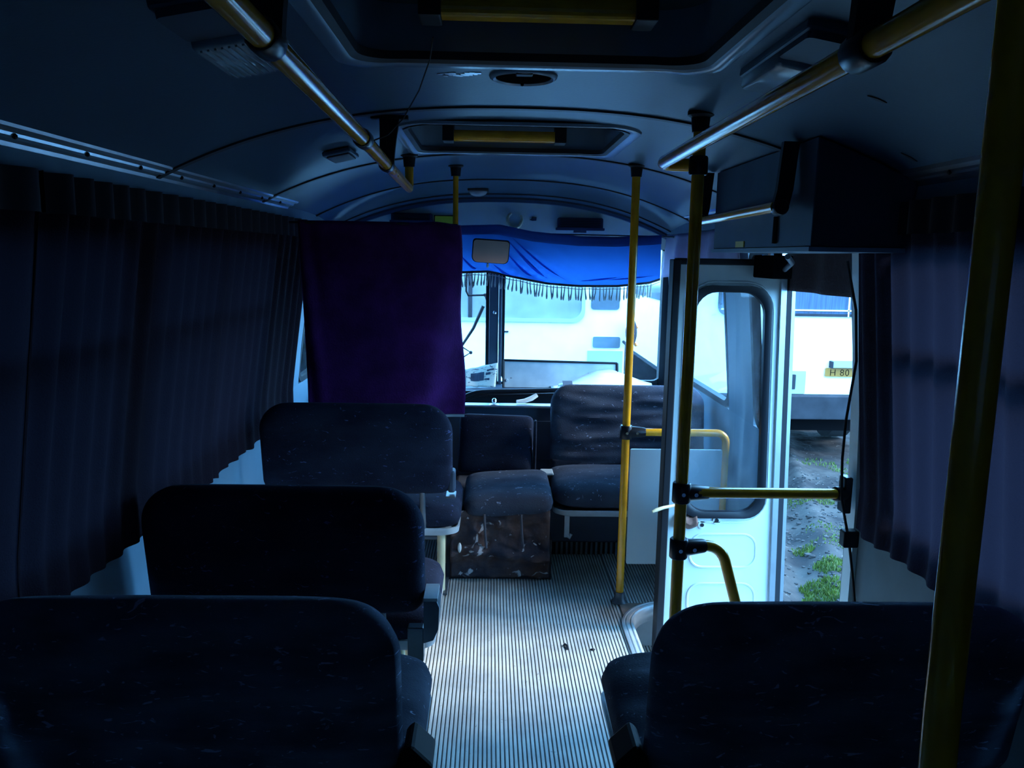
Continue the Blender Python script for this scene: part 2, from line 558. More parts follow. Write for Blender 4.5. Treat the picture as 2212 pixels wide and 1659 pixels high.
def window(name, xf, y0, y1, z0, z1, sgn, bar=True, M='glass'):
    w = empty(name, (xf((z0 + z1) / 2), (y0 + y1) / 2, z0), kind='structure')
    zm = (z0 + z1) / 2
    lx = lambda z: xf(z) - xf(zm) + 0.018 * sgn
    ym = (y0 + y1) / 2
    hy, hz = (y1 - y0) / 2, z1 - z0
    fr = MB()
    loops_ = []
    for ins, off in ((0, -0.02), (0, 0.02), (0.03, 0.02), (0.03, -0.02), (0, -0.02)):
        loops_.append([Vector((lx(z0 + q[1]) + off, q[0], q[1])) for q in rrect(-hy + ins, hy - ins, ins, hz - ins, 0.09 - ins * 0.6, 5)])
    fr.loops(loops_)
    fr.build('window_frame', MT['black'], w, smooth=True)
    MB().add([Vector((lx(z0 + q[1]), q[0], q[1])) for q in rrect(-hy + .02, hy - .02, 0.02, hz - 0.02, 0.08, 5)], [tuple(range(24))]).build('pane', MT[M], w)
    if bar:
        MB().box(lx(z0 + hz * .62) - .012, lx(z0 + hz * .62) + .012, -hy + .02, hy - .02, hz * 0.60, hz * 0.65).build('window_bar', MT['black'], w)
        MB().box(lx(z0 + hz * .82) - .012, lx(z0 + hz * .82) + .012, -.012, .012, hz * 0.65, hz - .02).build('window_bar', MT['black'], w)
    return w


wi = 1
for (a, c) in winL:
    window('window_%d' % wi, xl, a, c, 0.80, 1.62, -1)
    wi += 1
window('window_%d' % wi, xl, 4.60, 5.2, 0.80, 1.46, -1)
wi += 1
for (a, c) in winR:
    window('window_%d' % wi, xr, a, c, 0.80, 1.62, 1)
    wi += 1
window('window_%d' % wi, xr, 3.98, 5.15, 0.80, 1.66, 1, bar=False)
wi += 1

window('window_%d' % wi, xr, 3.31, 3.60, 0.80, 1.60, 1, bar=False)
wi += 1
# rear wall, unseen; thin curtain added over an opening as faint fill light
wre = empty('wall_rear', (0, Y0, 0), kind='structure')
MB().box(-1.2, 1.35, -0.04, 0, -0.3, 0.9).box(-1.2, 1.35, -0.04, 0, 1.6, 2.0).box(-1.2, -0.75, -0.04, 0, 0.9, 1.6).box(0.91, 1.35, -0.04, 0, 0.9, 1.6).build('wall_panel', MT['wall'], wre)
rear_fill = MB().grid(120, 8, lambda u, v: (-0.85 + 1.86 * u, 0.04 + 0.02 * sin(u * 90), 0.85 + 0.85 * v)).build('window_blind', MT['curtain_rear'], wre, smooth=True)

# ceiling panels between the battens
ce = empty('ceiling', (0, 0, 0), kind='structure')
H1, H2 = (1.17, 1.87), (2.64, 3.42)
HX = 0.365


def ceil_panel(y0, y1, hole=None):
    xs = [-0.97 + i * (2.10 / 36) for i in range(37)]
    xs = sorted(set([round(x, 4) for x in xs] + [XC - HX, XC + HX]))
    ys = [y0 + (y1 - y0) * i / 6 for i in range(7)]
    if hole:
        ys = sorted(set([y0, y1, hole[0] + .045, hole[1] - .045]))
    mb = MB()
    w = len(xs)
    for y in ys:
        for x in xs:
            mb.v.append((x, y, zc(x, y)))
    for j in range(len(ys) - 1):
        for i in range(w - 1):
            if hole:
                xm, ym = (xs[i] + xs[i + 1]) / 2, (ys[j] + ys[j + 1]) / 2
                if abs(xm - XC) < HX and hole[0] + .04 < ym < hole[1] - .04:
                    continue
            a = j * w + i
            mb.f.append((a, a + 1, a + w + 1, a + w))
            mb.mi.append(0)
    return mb.build('ceiling_panel', MT['ceiling'], ce, smooth=True)


ceil_panel(Y0, 0.2)
ceil_panel(0.2, 1.1)
ceil_panel(1.1, 2.43, H1)
ceil_panel(2.43, 3.52, H2)
ceil_panel(3.52, 4.60)
ceil_panel(4.60, 5.10)
ceil_panel(5.10, 5.30)
MB().box(-1.2, 1.36, Y0 - .05, 5.4, 2.16, 2.2).box(-1.2, -1.0, Y0, 5.4, 1.74, 2.18).box(1.17, 1.36, Y0, 5.4, 1.74, 2.18)\
    .box(-1.2, 1.36, 5.31, 5.4, 1.66, 2.18).build('roof_panel', MT['wall'], ce)

ti = 1


def batten(y, w=0.028, M='batten', h=0.006, x0=-0.965, x1=1.125):
    global ti
    mb = MB()
    lp = []
    for i in range(41):
        x = lerp(x0, x1, i / 40)
        z = zc(x, y)
        lp.append([(x, y - w / 2, z), (x, y - w / 2, z - h), (x, y + w / 2, z - h), (x, y + w / 2, z)])
    mb.loops(lp, closed=False)
    o = mb.build('trim_%d' % ti, MT[M], smooth=False)
    ti += 1
    return tag(o, kind='structure')


for y in (1.1, 2.43, 3.52, 4.60):
    batten(y)
batten(5.08, 0.03, 'batten')
batten(5.225, 0.06, 'ceiling', 0.02)
batten(5.18, 0.02, 'batten', 0.012)


# aluminium cornice trims along both sides, with screw heads
def cornice(xs_, zs_, name, sgn):
    global ti
    t = empty('trim_%d' % ti, (0, 0, 0), kind='structure')
    ti += 1
    x0, z0 = xs_, zs_
    prof = [(0.055, 0.040), (0.05, 0.030), (0.042, 0.026), (0.040, 0.031), (0.030, 0.024), (0.028, 0.018), (0.018, 0.014), (0.016, 0.019),
            (0.004, 0.010), (0.0, 0.0)]
    lp = [[(x0 - sgn * a, y, z0 + c) for a, c in prof] for y in [Y0 + (3.95 - Y0) * i / 10 for i in range(11)]] if sgn < 0 else \
         [[(x0 - sgn * a, y, z0 + c) for a, c in prof] for y in [Y0 + (5.2 - Y0) * i / 10 for i in range(11)]]
    MB().loops(lp, closed=False).build('cornice_strip', MT['alu'], t)
    ye = 3.95 if sgn < 0 else 5.2
    MB().add([(x0, Y0, z0), (x0 - sgn * 0.008, Y0, z0 - 0.05), (x0 - sgn * 0.008, ye, z0 - 0.05), (x0, ye, z0)], [(0, 1, 2, 3)])\
        .build('fascia', MT['wall'], t, thick=0.006)
    y = 0.8
    while y < ye:
        MB().ball((x0 - sgn * 0.029, y, z0 + 0.018), 0.006, 8, 5).build('screw', MT['black'], t)
        y += 0.29
    return t


cornice(-0.965, 1.745, 'trim', -1)
cornice(1.12, 1.745, 'trim', 1)

# front wall: header, lower body, pillars
wf = empty('wall_front', (0, 5.25, 0), kind='structure')
xs = [-1.0 + i * 2.16 / 30 for i in range(31)]
mb = MB()
lp = []
for x in xs:
    zt = zc(x, 5.25) + 0.02
    lp.append([(x, 0.0, 1.60), (x, 0.0, zt), (x, 0.05, zt), (x, 0.05, 1.60)])
mb.loops(lp)
mb.build('header_panel', MT['header'], wf)
MB().box(-1.1, 1.25, 0.05, 0.09, -0.3, 0.72).build('lower_panel', MT['dark_panel'], wf)
for x0, x1, z in ((-1.06, -0.93, 0), (1.12, 1.26, 0)):
    MB().add([(x0, .02, .7), (x1 + (.03 if x1 > 0 else 0), .02, .7), (x1 - (.04 if x1 > 0 else -.04), .02, 1.7), (x0, .02, 1.7),
              (x0, .09, .7), (x1 + (.03 if x1 > 0 else 0), .09, .7), (x1 - (.04 if x1 > 0 else -.04), .09, 1.7), (x0, .09, 1.7)],
             [(0, 1, 2, 3), (4, 7, 6, 5), (0, 4, 5, 1), (1, 5, 6, 2), (2, 6, 7, 3), (3, 7, 4, 0)]).build('corner_post', MT['black'], wf)
# windscreen: two panes with rubber, centre post
ws = empty('window_%d' % wi, (0, 5.30, 0.70), kind='structure')
wi += 1
for x0, x1 in ((-0.95, -0.005), (0.075, 1.16)):
    fr = MB()
    fr.loops([[Vector((q[0], off, q[1])) for q in rrect(x0 + i_, x1 - i_, 0.02 + i_, 0.93 - i_, 0.06, 5)]
              for i_, off in ((0, -.02), (0, .02), (0.022, .02), (0.022, -.02), (0, -.02))])
    fr.build('window_frame', MT['black'], ws, smooth=True)
    MB().add([(x0 + .01, 0, .03), (x1 - .01, 0, .03), (x1 - .01, 0, .92), (x0 + .01, 0, .92)], [(0, 1, 2, 3)]).build('pane', MT['glass'], ws)
b = MB()
b.box(-0.005, 0.055, -0.05, 0.03, 0.0, 0.95).box(0.058, 0.078, -0.06, 0.03, 0.0, 0.95)
b.build('centre_post', MT['dark_panel'], ws, bevel=0.006)
MB().ball((0.03, -0.055, 0.48), 0.014, 10, 6).build('post_knob', MT['shaft'], ws)

# ------------------------------------------------------------------ doorway and door
dj = empty('door_2', (1.17, 2.53, -0.4), kind='structure')
for y0_, y1_ in ((-0.03, 0.03), (0.74, 0.78)):
    MB().prism([(0.030, 0.0), (0.075, 0.0), (0.075, 1.25), (-0.005, 2.02), (-0.035, 2.02), (0.002, 1.60), (0.022, 1.15)], 'y', y0_, y1_).build('door_jamb', MT['doorpaint'], dj)
MB().prism([(0.035, 0.02), (0.055, 0.02), (0.055, 1.25), (-0.01, 1.98), (-0.03, 1.98), (0.01, 1.60), (0.028, 1.15)], 'y', 0.031, 0.045).build('rubber_seal', MT['black'], dj)
MB().box(-0.07, 0.03, -0.03, 0.78, 1.985, 2.02).build('lintel', MT['doorpaint'], dj)

# the white leaf, folded in across the front of the doorway
dl = empty('door_1', (0.74, 3.19, -0.36), kind='structure')
W, H = 0.40, 1.885
zw0, zw1 = 0.872, 1.79       # window opening, local
sk = 0.08                    # the leaf leans with the body side


def lf(x, z):
    return x + (0.06 if x > 0.2 else 0.0) * (1 - z / H)


hole = rrect(0.062, 0.352, zw0, zw1, 0.085, 6)
outer = []
n_ = len(hole)
for (x, z) in hole:
    cx, cz = 0.2, (zw0 + zw1) / 2
    dx, dz = x - cx, z - cz
    sx = (0.20 / abs(dx)) if abs(dx) > 1e-6 else 1e9
    tz = (H - cz) if dz > 0 else cz
    sz = (tz / abs(dz)) if abs(dz) > 1e-6 else 1e9
    k = min(sx, sz)
    outer.append((cx + dx * k, cz + dz * k))
mb = MB()
for y, flip in ((0.0, 1), (0.035, -1)):
    mb.loops([[Vector((lf(x, z), y, z)) for x, z in outer], [Vector((lf(x, z), y, z)) for x, z in hole]])
mb.loops([[Vector((lf(x, z), 0, z)) for x, z in hole], [Vector((lf(x, z), 0.035, z)) for x, z in hole]])
mb.loops([[Vector((lf(x, z), 0, z)) for x, z in outer], [Vector((lf(x, z), 0.035, z)) for x, z in outer]])
# corners that the ray-projected outline leaves out
for x0, z0 in ((0, 0), (0.4, 0), (0, H), (0.4, H)):
    near = sorted(range(n_), key=lambda i: (outer[i][0] - x0) ** 2 + (outer[i][1] - z0) ** 2)
    a = next(i for i in near if abs(outer[i][0] - x0) < 1e-4)
    c = next(i for i in near if abs(outer[i][1] - z0) < 1e-4)
    tri = [(x0, z0), outer[a], outer[c]]
    mb.add([Vector((lf(x, z), y, z)) for y in (0, 0.035) for x, z in tri], [(0, 1, 2), (3, 5, 4), (0, 1, 4, 3), (0, 2, 5, 3)])
mb.build('leaf_panel', MT['doorpaint'], dl)
g = MB()
gl = []
for ins, off in ((0.0, 0.0), (0.0, -0.012), (-0.004, -0.016), (0.012, -0.016), (0.022, -0.010), (0.024, 0.01)):
    gl.append([Vector((lf(q[0], q[1]), off, q[1])) for q in rrect(0.062 + ins - .012, 0.352 - ins + .012, zw0 + ins - .012, zw1 - ins + .012, 0.085, 6)])
g.loops(gl)
g.build('rubber_gasket', MT['blackgloss'], dl, smooth=True)
MB().add([Vector((lf(x, z), 0.008, z)) for x, z in hole], [tuple(range(n_))]).build('pane', MT['doorglass'], dl)
# raised lip around the window and the pressed rounded rectangles below
for nm, (a, c, d, e, r), dp in (('pressed_panel', (0.095, 0.345, 0.635, 0.79, 0.06), -0.004), ('pressed_panel', (0.095, 0.345, 0.42, 0.575, 0.06), -0.004),
                                ('pressed_panel', (0.095, 0.345, 0.18, 0.36, 0.06), -0.004), ('window_lip', (0.028, 0.386, zw0 - .04, zw1 + .035, 0.115), -0.006)):
    q = MB()
    q.loops([[Vector((lf(p[0], p[1]), off, p[1])) for p in rrect(a + i_, c - i_, d + i_, e - i_, r - i_, 6)] for i_, off in ((0, 0.001), (0.003, dp), (0.008, dp), (0.012, 0.001))])
    q.build(nm, MT['doorpaint'], dl, smooth=True)
b = MB()
b.box(-0.03, 0.0, -0.03, 0.045, 0.0, H + 0.02).box(-0.012, 0.45, -0.015, 0.045, H, H + 0.025)
b.build('edge_rubber', MT['black'], dl, bevel=0.004)
for k, (x, w, M) in enumerate(((0.400, 0.022, 'alu'), (0.424, 0.022, 'black'), (0.447, 0.016, 'alu'))):
    MB().add([Vector((x + 0.058 * (1 - z / H) + dx, y, z)) for z in (0, H) for y in (-0.02 + .008 * k, 0.04) for dx in (0, w)],
             [(0, 2, 3, 1), (4, 5, 7, 6), (0, 1, 5, 4), (2, 6, 7, 3), (0, 4, 6, 2), (1, 3, 7, 5)]).build('edge_strip', MT[M], dl)
b = MB()
b.grid(10, 6, lambda u, v: (0.035 + 0.085 * u, -0.028 * sin(pi * v) - 0.004 - .004 * nz(u * 9, v * 9), 0.815 + 0.052 * v + 0.006 * sin(u * 7)))
b.build('broken_handle', MT['rust'], dl, smooth=True, thick=0.006)['label'] = 'rusty broken handle plate'
for x, z in ((0.145, 0.825), (0.205, 0.845)):
    r = MB()
    r.tube([(x, 0.0, z), (x, -0.006, z)], 0.016, 14)
    lk = r.build('lock_hole', MT['whiteplastic'], dl)
    MB().tube([(x, -0.005, z), (x, -0.009, z)], 0.008, 10).build('lock_core', MT['black'], lk)
MB().tube([(0.02, -0.04, 0.918), (-0.03, -0.06, 0.915), (-0.06, -0.07, 0.908), (-0.078, -0.075, 0.902)], [0.007, 0.007, 0.008, 0.005], 8)\
    .build('lever', MT['cream'], dl, smooth=True)


# ------------------------------------------------------------------ seats
def pillow(a, b_, T, rt, rb, wr=0.0, seed=0.0, nu=44, nv=36, crown=0.0, flat=6):
    """upholstered slab in x-z, thickness along y, centred; rounded corners (rt top, rb bottom)"""
    mb = MB()

    def hw(z):
        if z > b_ - rt:
            q = z - (b_ - rt)
            return a - rt + sqrt(max(0, rt * rt - q * q))
        if z < -b_ + rb:
            q = -b_ + rb - z
            return a - rb + sqrt(max(0, rb * rb - q * q))
        return a
    for sgn in (-1, 1):
        def fn(u, v):
            # denser near the edges
            uu = sin((u - 0.5) * pi)
            vv = sin((v - 0.5) * pi)
            uu = 0.55 * uu + 0.45 * (2 * u - 1)
            vv = 0.55 * vv + 0.45 * (2 * v - 1)
            z = b_ * vv
            x = uu * hw(z)
            t = T / 2 * max(0, 1 - abs(uu) ** flat) ** 0.4 * max(0, 1 - abs(vv) ** flat) ** 0.4
            w = 0
            if wr:
                fall = (1 - abs(uu) ** 8) * (1 - abs(vv) ** 8)
                w = wr * fall * (nz(x * 1.6 + seed, z * 13 + 0.9 * nz(x * 2, z * 3, seed), seed) + 0.5 * nz(x * 5, z * 26, seed + 3))
            z2 = z + crown * (1 - uu * uu) * max(0, vv)
            return (x, sgn * (t + w), z2)
        mb.grid(nu, nv, fn)
    return mb


FAB = 'fabric'


def seat(loc, label, w=0.84, zb=0.47, zt=0.90, seed=0.0, aisle=1, facing=0.0, wr=0.012, bracket='channel', cush_dy=0.0, tilt=9.0, legM='cream', legx=0.33,
         group='double passenger seats', rt=0.13):
    """double seat; local +Y is the way the sitter faces; aisle=+1 when the aisle is on local +X"""
    s = empty('bus_seat', loc, label, 'seat', group, rz=facing)
    hb = (zt - zb) / 2
    bk = pillow(w / 2, hb, 0.10, rt, 0.06, wr, seed).build('backrest', MT[FAB], s, smooth=True)
    bk.location = (0, 0, (zb + zt) / 2)
    bk.rotation_euler = (radians(tilt), 0, 0)
    cu = pillow(w / 2 + 0.01, 0.235, 0.14, 0.09, 0.05, wr * 0.6, seed + 5, 36, 26).build('cushion', MT['fabric_worn' if FAB == 'fabric_pale' else FAB], s, smooth=True)
    cu.location = (0.025 * aisle, 0.29 + cush_dy, 0.385)
    cu.rotation_euler = (radians(-90 + 4), 0, 0)
    # pan under the cushion with a pale turned-up rim
    o = rrect(-w / 2 - 0.0, w / 2 + 0.0, 0.07 + cush_dy, 0.53 + cush_dy, 0.06, 5)
    r = MB()
    r.loops([[(x * k + 0.025 * aisle, (y - .3) * k + .3, z) for x, y in o] for k, z in ((0.94, 0.285), (1.0, 0.295), (1.012, 0.325), (0.99, 0.325), (0.96, 0.300))], cap=True)
    r.build('seat_pan', MT['seatframe'], s, smooth=True)
    for y in (0.12, 0.46):
        MB().tube([(legx * aisle, y + cush_dy, 0.0), (legx * aisle, y + cush_dy, 0.29)], 0.019, 12).build('leg', MT[legM], s, smooth=True)
    MB().box(legx * aisle - .03, legx * aisle + .03, 0.08 + cush_dy, 0.5 + cush_dy, 0.0, 0.012).build('foot_plate', MT['greymetal'], s, bevel=.003)
    MB().tube([(legx * aisle, 0.3 + cush_dy, 0.20), (-w / 2 + .0 if aisle > 0 else w / 2, 0.3 + cush_dy, 0.20)], 0.014, 10).build('cross_tube', MT['greymetal'], s, smooth=True)
    for x in (-w * .34, w * .34):
        MB().tube([(x, 0.10, 0.29), (x, 0.03, 0.40), (x, 0.0, zb + 0.10)], 0.013, 10).build('back_post', MT['greymetal'], s, smooth=True)
    ax = aisle * (w / 2)
    if bracket == 'channel':
        k = MB()
        pr = [(ax + aisle * q, z) for q, z in ((0.0, 0.375), (0.03, 0.385), (0.045, 0.42), (0.048, 0.49), (0.04, 0.512), (0.0, 0.52))]
        k.loops([[(x, y, z) for x, z in pr] for y in (-0.05, 0.05)], closed=False)
        for y in (-0.05,):
            k.add([(x, y, z) for x, z in pr], [tuple(range(6))])
        ob = k.build('armrest_bracket', MT['greymetal'], s, bevel=0.002)
        MB().box(min(ax, ax + aisle * .05), max(ax, ax + aisle * .042), -0.052, 0.06, 0.512, 0.522).build('bracket_rim', MT['seatframe'], ob)
        MB().box(min(ax - aisle * .05, ax + aisle * .0), max(ax - aisle * .05, ax + aisle * .0), -0.04, 0.0, 0.31, 0.42).build('hinge_plate', MT['greymetal'], s, bevel=.004)
    elif bracket == 'black':
        k = MB()
        k.tube([(ax - aisle * 0.01, 0.02, 0.40), (ax + aisle * 0.025, 0.02, 0.40)], 0.055, 20)
        ob = k.build('armrest_hub', MT['blackgloss'], s, smooth=True, bevel=0.005)
        MB().prism([(ax, 0.36), (ax + aisle * .05, 0.38), (ax + aisle * .07, 0.44), (ax + aisle * .02, 0.49), (ax, 0.47)], 'y', -0.01, 0.10).build('hub_cover', MT['dullblack'], ob, bevel=0.01)
        MB().box(min(ax, ax + aisle * .03), max(ax, ax + aisle * .03), -0.02, 0.05, 0.10, 0.40).build('side_plate', MT['greymetal'], s, bevel=.006)
    else:
        MB().box(min(ax - .02, ax + aisle * .012), max(ax - .02, ax + aisle * .012), 0.0, 0.07, 0.51, 0.61).build('armrest_bracket', MT['dark_panel'], s, bevel=.01)
        MB().box(min(ax - .03, ax + aisle * .015), max(ax - .03, ax + aisle * .015), -0.01, 0.08, 0.490, 0.498).build('bracket_rim', MT['greymetal'], s, bevel=.003)
    return s


seat((-0.57, 3.45, 0), 'dark double seat in the left row, farthest one, before the purple curtain', 0.83, 0.50, 0.915, 1.3, 1, 0, 0.006, 'plain', legx=0.36)
seat((-0.612, 2.37, 0), 'dark double seat in the left row, middle one, grey bracket on its aisle side', 0.845, 0.44, 0.865, 4.1, 1, 0, 0.006, 'channel', legx=0.33)
FAB = 'fabric_pale'  # near seats get the fabric with light put into its colour
seat((-0.63, 1.63, 0), 'dark double seat in the left foreground, nearest of the left row', 0.90, 0.40, 0.84, 7.7, 1, 0, 0.022, 'black', legx=0.33)
seat((0.77, 1.63, 0), 'dark double seat in the right foreground, beside the near yellow pole', 0.83, 0.40, 0.835, 11.2, -1, 0, 0.024, 'black', legx=0.33)

# rear-facing double seat behind the mid pole
sf = empty('bus_seat', (0.755, 4.32, 0), 'rear-facing double seat with wrinkled dark cover, behind the white panel', 'seat', 'double passenger seats')
bk = pillow(0.42, 0.235, 0.11, 0.11, 0.04, 0.030, 21.0, 50, 44).build('backrest', MT['fabric_worn'], sf, smooth=True)
bk.location = (0, -0.02, 0.63)
bk.rotation_euler = (radians(-9), 0, 0)
sk_ = MB().grid(30, 8, lambda u, v: (-0.42 + 0.84 * u, -0.085 - 0.012 * nz(u * 7, v * 3, 2) + 0.0, 0.37 + 0.10 * v + 0.01 * nz(u * 5, 0, 9)))
sk_.build('cover_skirt', MT['fabric_plain'], sf, smooth=True, thick=0.004)
cu = pillow(0.435, 0.225, 0.13, 0.11, 0.05, 0.008, 25.0, 36, 28).build('cushion', MT['fabric_worn'], sf, smooth=True)
cu.location = (0, -0.29, 0.385)
cu.rotation_euler = (radians(90 + 3), 0, 0)
o = rrect(-0.43, 0.43, -0.51, -0.08, 0.07, 5)
MB().loops([[(x * k, (y + .29) * k - .29, z) for x, y in o] for k, z in ((0.94, 0.285), (1.0, 0.295), (1.012, 0.32), (0.99, 0.32), (0.96, 0.300))], cap=True)\
    .build('seat_pan', MT['seatframe'], sf, smooth=True)
for x in (-0.36, 0.33):
    MB().box(x - .012, x + .012, -0.475, -0.465, 0.17, 0.29).tube([(x, -0.47, .18), (x + .015, -0.47, .165), (x + .022, -0.47, .185)], 0.008, 8)\
        .build('leg', MT['seatframe'], sf)
    MB().tube([(x, -0.2, 0), (x, -0.2, 0.29)], 0.016, 10).build('leg', MT['greymetal'], sf, smooth=True)

# folding seat in the middle, on the engine box
se = empty('folding_seat', (0.04, 4.2, 0.36), 'small tilted rear-facing seat on the torn engine box', 'seat')
bk = pillow(0.195, 0.155, 0.06, 0.035, 0.02, 0.004, 31.0, 26, 24, flat=10).build('backrest', MT['fabric'], se, smooth=True)
bk.location = (0.0, -0.03, 0.205)
bk.rotation_euler = (radians(-12), radians(1.5), 0)
cu = pillow(0.215, 0.22, 0.12, 0.06, 0.05, 0.006, 33.0, 28, 26).build('cushion', MT['fabric_worn'], se, smooth=True)
cu.location = (0.06, -0.29, 0.02)
cu.rotation_euler = (radians(90 + 4), radians(-3.5), 0)
hb_ = MB().box(0.24, 0.30, -0.12, -0.04, 0.0, 0.06).build('hinge_bracket', MT['black'], se, bevel=0.008)
MB().box(0.235, 0.302, -0.125, -0.035, 0.06, 0.075).build('hinge_cap', MT['seatframe'], hb_, bevel=0.006)
MB().box(0.20, 0.212, -0.075, -0.04, 0.05, 0.34).build('back_edge_strip', MT['fabric_plain'], se, bevel=.004)

# engine box under it with torn brown covering
eb = empty('engine_box', (0.06, 3.74, 0), 'engine cover box wrapped in torn brown covering under the folding seat', 'engine cover')
b = MB()


def tornf(u, v):
    x = -0.235 + 0.475 * u
    z = 0.012 + 0.335 * v
    fold = 0.045 * math.exp(-((z - 0.135 - 0.02 * sin(u * 5)) / 0.03) ** 2)
    return (x, -0.02 - fold + 0.022 * nz(u * 6, v * 7, 5) + 0.01 * nz(u * 15, v * 15, 1), z + 0.006 * nz(u * 8, v * 8, 8))


b.grid(40, 30, tornf)
b.build('torn_covering', MT['torn'], eb, smooth=True, thick=0.004)
b = MB()
b.box(-0.235, 0.24, 0.03, 0.67, 0.0, 0.33)
b.build('box_body', MT['quilt'], eb, bevel=0.015)
b = MB()
b.box(-0.255, -0.235, -0.02, 0.67, 0.0, 0.33).box(-0.245, 0.245, -0.012, 0.04, 0.0, 0.012).box(0.24, 0.252, -0.02, 0.67, 0, 0.20)
b.build('black_edge', MT['black'], eb)
for x in (-0.075, 0.10):
    MB().tube([(x, -0.045, 0.335), (x + 0.005, -0.05, 0.25), (x + 0.012, -0.052, 0.17)], 0.006, 8).build('cover_seam', MT['quilt'], eb, smooth=True)
MB().ball((-0.19, -0.05, 0.17), 0.016, 8, 6, (0.6, .5, 1.6)).build('white_tear', MT['whiteplastic'], eb, smooth=True)

# heater under the rear-facing seat with a slatted grille
ht = empty('heater', (0.60, 4.0, 0), 'dark heater cabinet under the rear-facing seat, grille along its foot', 'heater')
MB().box(-0.30, 0.55, 0.03, 0.25, 0.075, 0.28).build('heater_body', MT['dark_panel'], ht, bevel=0.01)
MB().box(-0.30, 0.55, 0.06, 0.25, 0.0, 0.075).build('heater_base', MT['black'], ht)
for i in range(17):
    x = -0.24 + i * 0.026
    MB().box(x, x + 0.011, 0.045, 0.06, 0.005, 0.072).build('slat', MT['greymetal'], ht)

# partition board behind the folding seat with pale top edge
pt = empty('partition_board', (0.11, 4.42, 0), 'dark blue partition board behind the folding seat with pale metal top edge', 'partition')
MB().box(-1.08, 0.30, 0, 0.025, 0.0, 0.715).build('board', MT['dark_panel'], pt)
MB().box(-1.08, 0.30, -0.02, 0.06, 0.715, 0.728).build('edge_strip', MT['alu'], pt, bevel=.004)
MB().box(0.13, 0.26, -0.008, 0, 0.42, 0.64).build('cover_plate', MT['dark_panel'], pt, bevel=.003)

# hood rim behind it
hd = empty('engine_hood', (0.1, 4.7, 0), 'black engine hood with rounded rubber rim behind the partition', 'engine hood')
pth = [(-0.30, 0, 0.60), (-0.27, 0, 0.68)] + [(-0.27 + 0.16 * (1 - cos(a)), 0, 0.68 + 0.075 * sin(a)) for a in [pi / 2 * i / 8 for i in range(1, 9)]] + [(0.1, 0, 0.762), (0.36, 0, 0.772)]
MB().tube(pth, 0.012, 10).build('rubber_rim', MT['blackgloss'], hd, smooth=True)
MB().tube([(p[0] + .012, .03, p[2] - .028) for p in pth], 0.006, 8).build('inner_rim', MT['blackgloss'], hd, smooth=True)
MB().box(-0.28, 0.36, 0.04, 0.06, 0.3, 0.75).build('hood_back', MT['black'], hd)

# dashboard
ds = empty('dashboard', (0.08, 5.0, 0.70), 'dark dashboard shelf below the windscreen', 'dashboard')
MB().box(-1.07, 1.09, -0.2, 0.27, -0.05, 0.012).build('shelf', MT['dark_panel'], ds, bevel=.01)
MB().box(-1.07, 1.09, -0.2, -0.18, -0.4, -0.05).build('shelf_front', MT['black'], ds)

# knob, lever on the ledge
kn = empty('chrome_knob', (0.03, 4.43, 0.728), 'small chrome knob on the pale partition edge', 'knob')
MB().tube([(0, 0, 0), (0, 0, 0.004), (0, 0, .0045)], [0.03, 0.025, 0.008], 16).build('base', MT['alu'], kn, smooth=True)
MB().ball((0, 0, 0.022), 0.014, 12, 8).build('ball', MT['shaft'], kn, smooth=True)
tag(MB().tube([(0.155, 4.45, 0.742), (0.20, 4.46, 0.745), (0.24, 4.47, 0.758), (0.27, 4.48, 0.775)], [0.009, 0.012, 0.014, 0.012], 10)
    .build('lever_handle', MT['whiteplastic'], smooth=True), 'pale lever handle lying on the partition ledge', 'lever')

# ------------------------------------------------------------------ things on the dashboard
nw = empty('newspaper', (-0.05, 5.06, 0.715), 'folded newspaper propped against the windscreen centre post', 'newspaper')
MB().grid(14, 10, lambda u, v: (-0.10 + 0.19 * u + 0.02 * v * (u - .3), 0.02 + 0.06 * v + 0.012 * sin(u * 5), 0.004 + (0.10 + 0.05 * u) * v + 0.008 * nz(u * 4, v * 4)))\
    .build('sheet', MT['paper'], nw, smooth=True, thick=0.003)
for (a, c, d, e) in ((0.18, 0.6, 0.3, 0.7), (0.65, 0.8, 0.55, 0.65), (0.68, 0.9, 0.72, 0.8), (0.62, 0.78, 0.32, 0.42)):
    q = MB()
    q.grid(4, 3, lambda u, v: ((lambda U, V: (-0.10 + 0.19 * U + 0.02 * V * (U - .3), 0.0165 + 0.06 * V + 0.012 * sin(U * 5), 0.004 + (0.10 + 0.05 * U) * V + 0.008 * nz(U * 4, V * 4)))
                                (lerp(a, c, u), lerp(d, e, v))))
    q.build('print', MT['buscurt'], nw)

bd = empty('route_board', (0.46, 5.12, 0.713), 'scuffed grey board in a black frame leaning on the windscreen', 'board')
MB().add([(-0.365, 0.0, 0), (0.365, 0, 0), (0.365, 0.06, 0.155), (-0.365, 0.06, 0.165)], [(0, 1, 2, 3)]).build('plate', MT['board'], bd, thick=0.006)
b = MB()
b.tube([(-0.368, -0.006, 0.0), (-0.368, 0.055, 0.168)], 0.009, 6).tube([(-0.368, 0.055, 0.168), (0.366, 0.055, 0.157)], 0.008, 6).tube([(0.366, 0.055, 0.157), (0.366, -0.005, 0)], 0.009, 6)
b.build('black_frame', MT['black'], bd)
MB().tube([(-0.345, -0.0, 0.045), (-0.345, 0.025, 0.045)], 0.008, 10).build('eyelet', MT['whiteplastic'], bd)

pp = empty('paper_sheet', (0.72, 4.98, 0.712), 'large white paper draped over a heap on the right of the dashboard', 'paper')


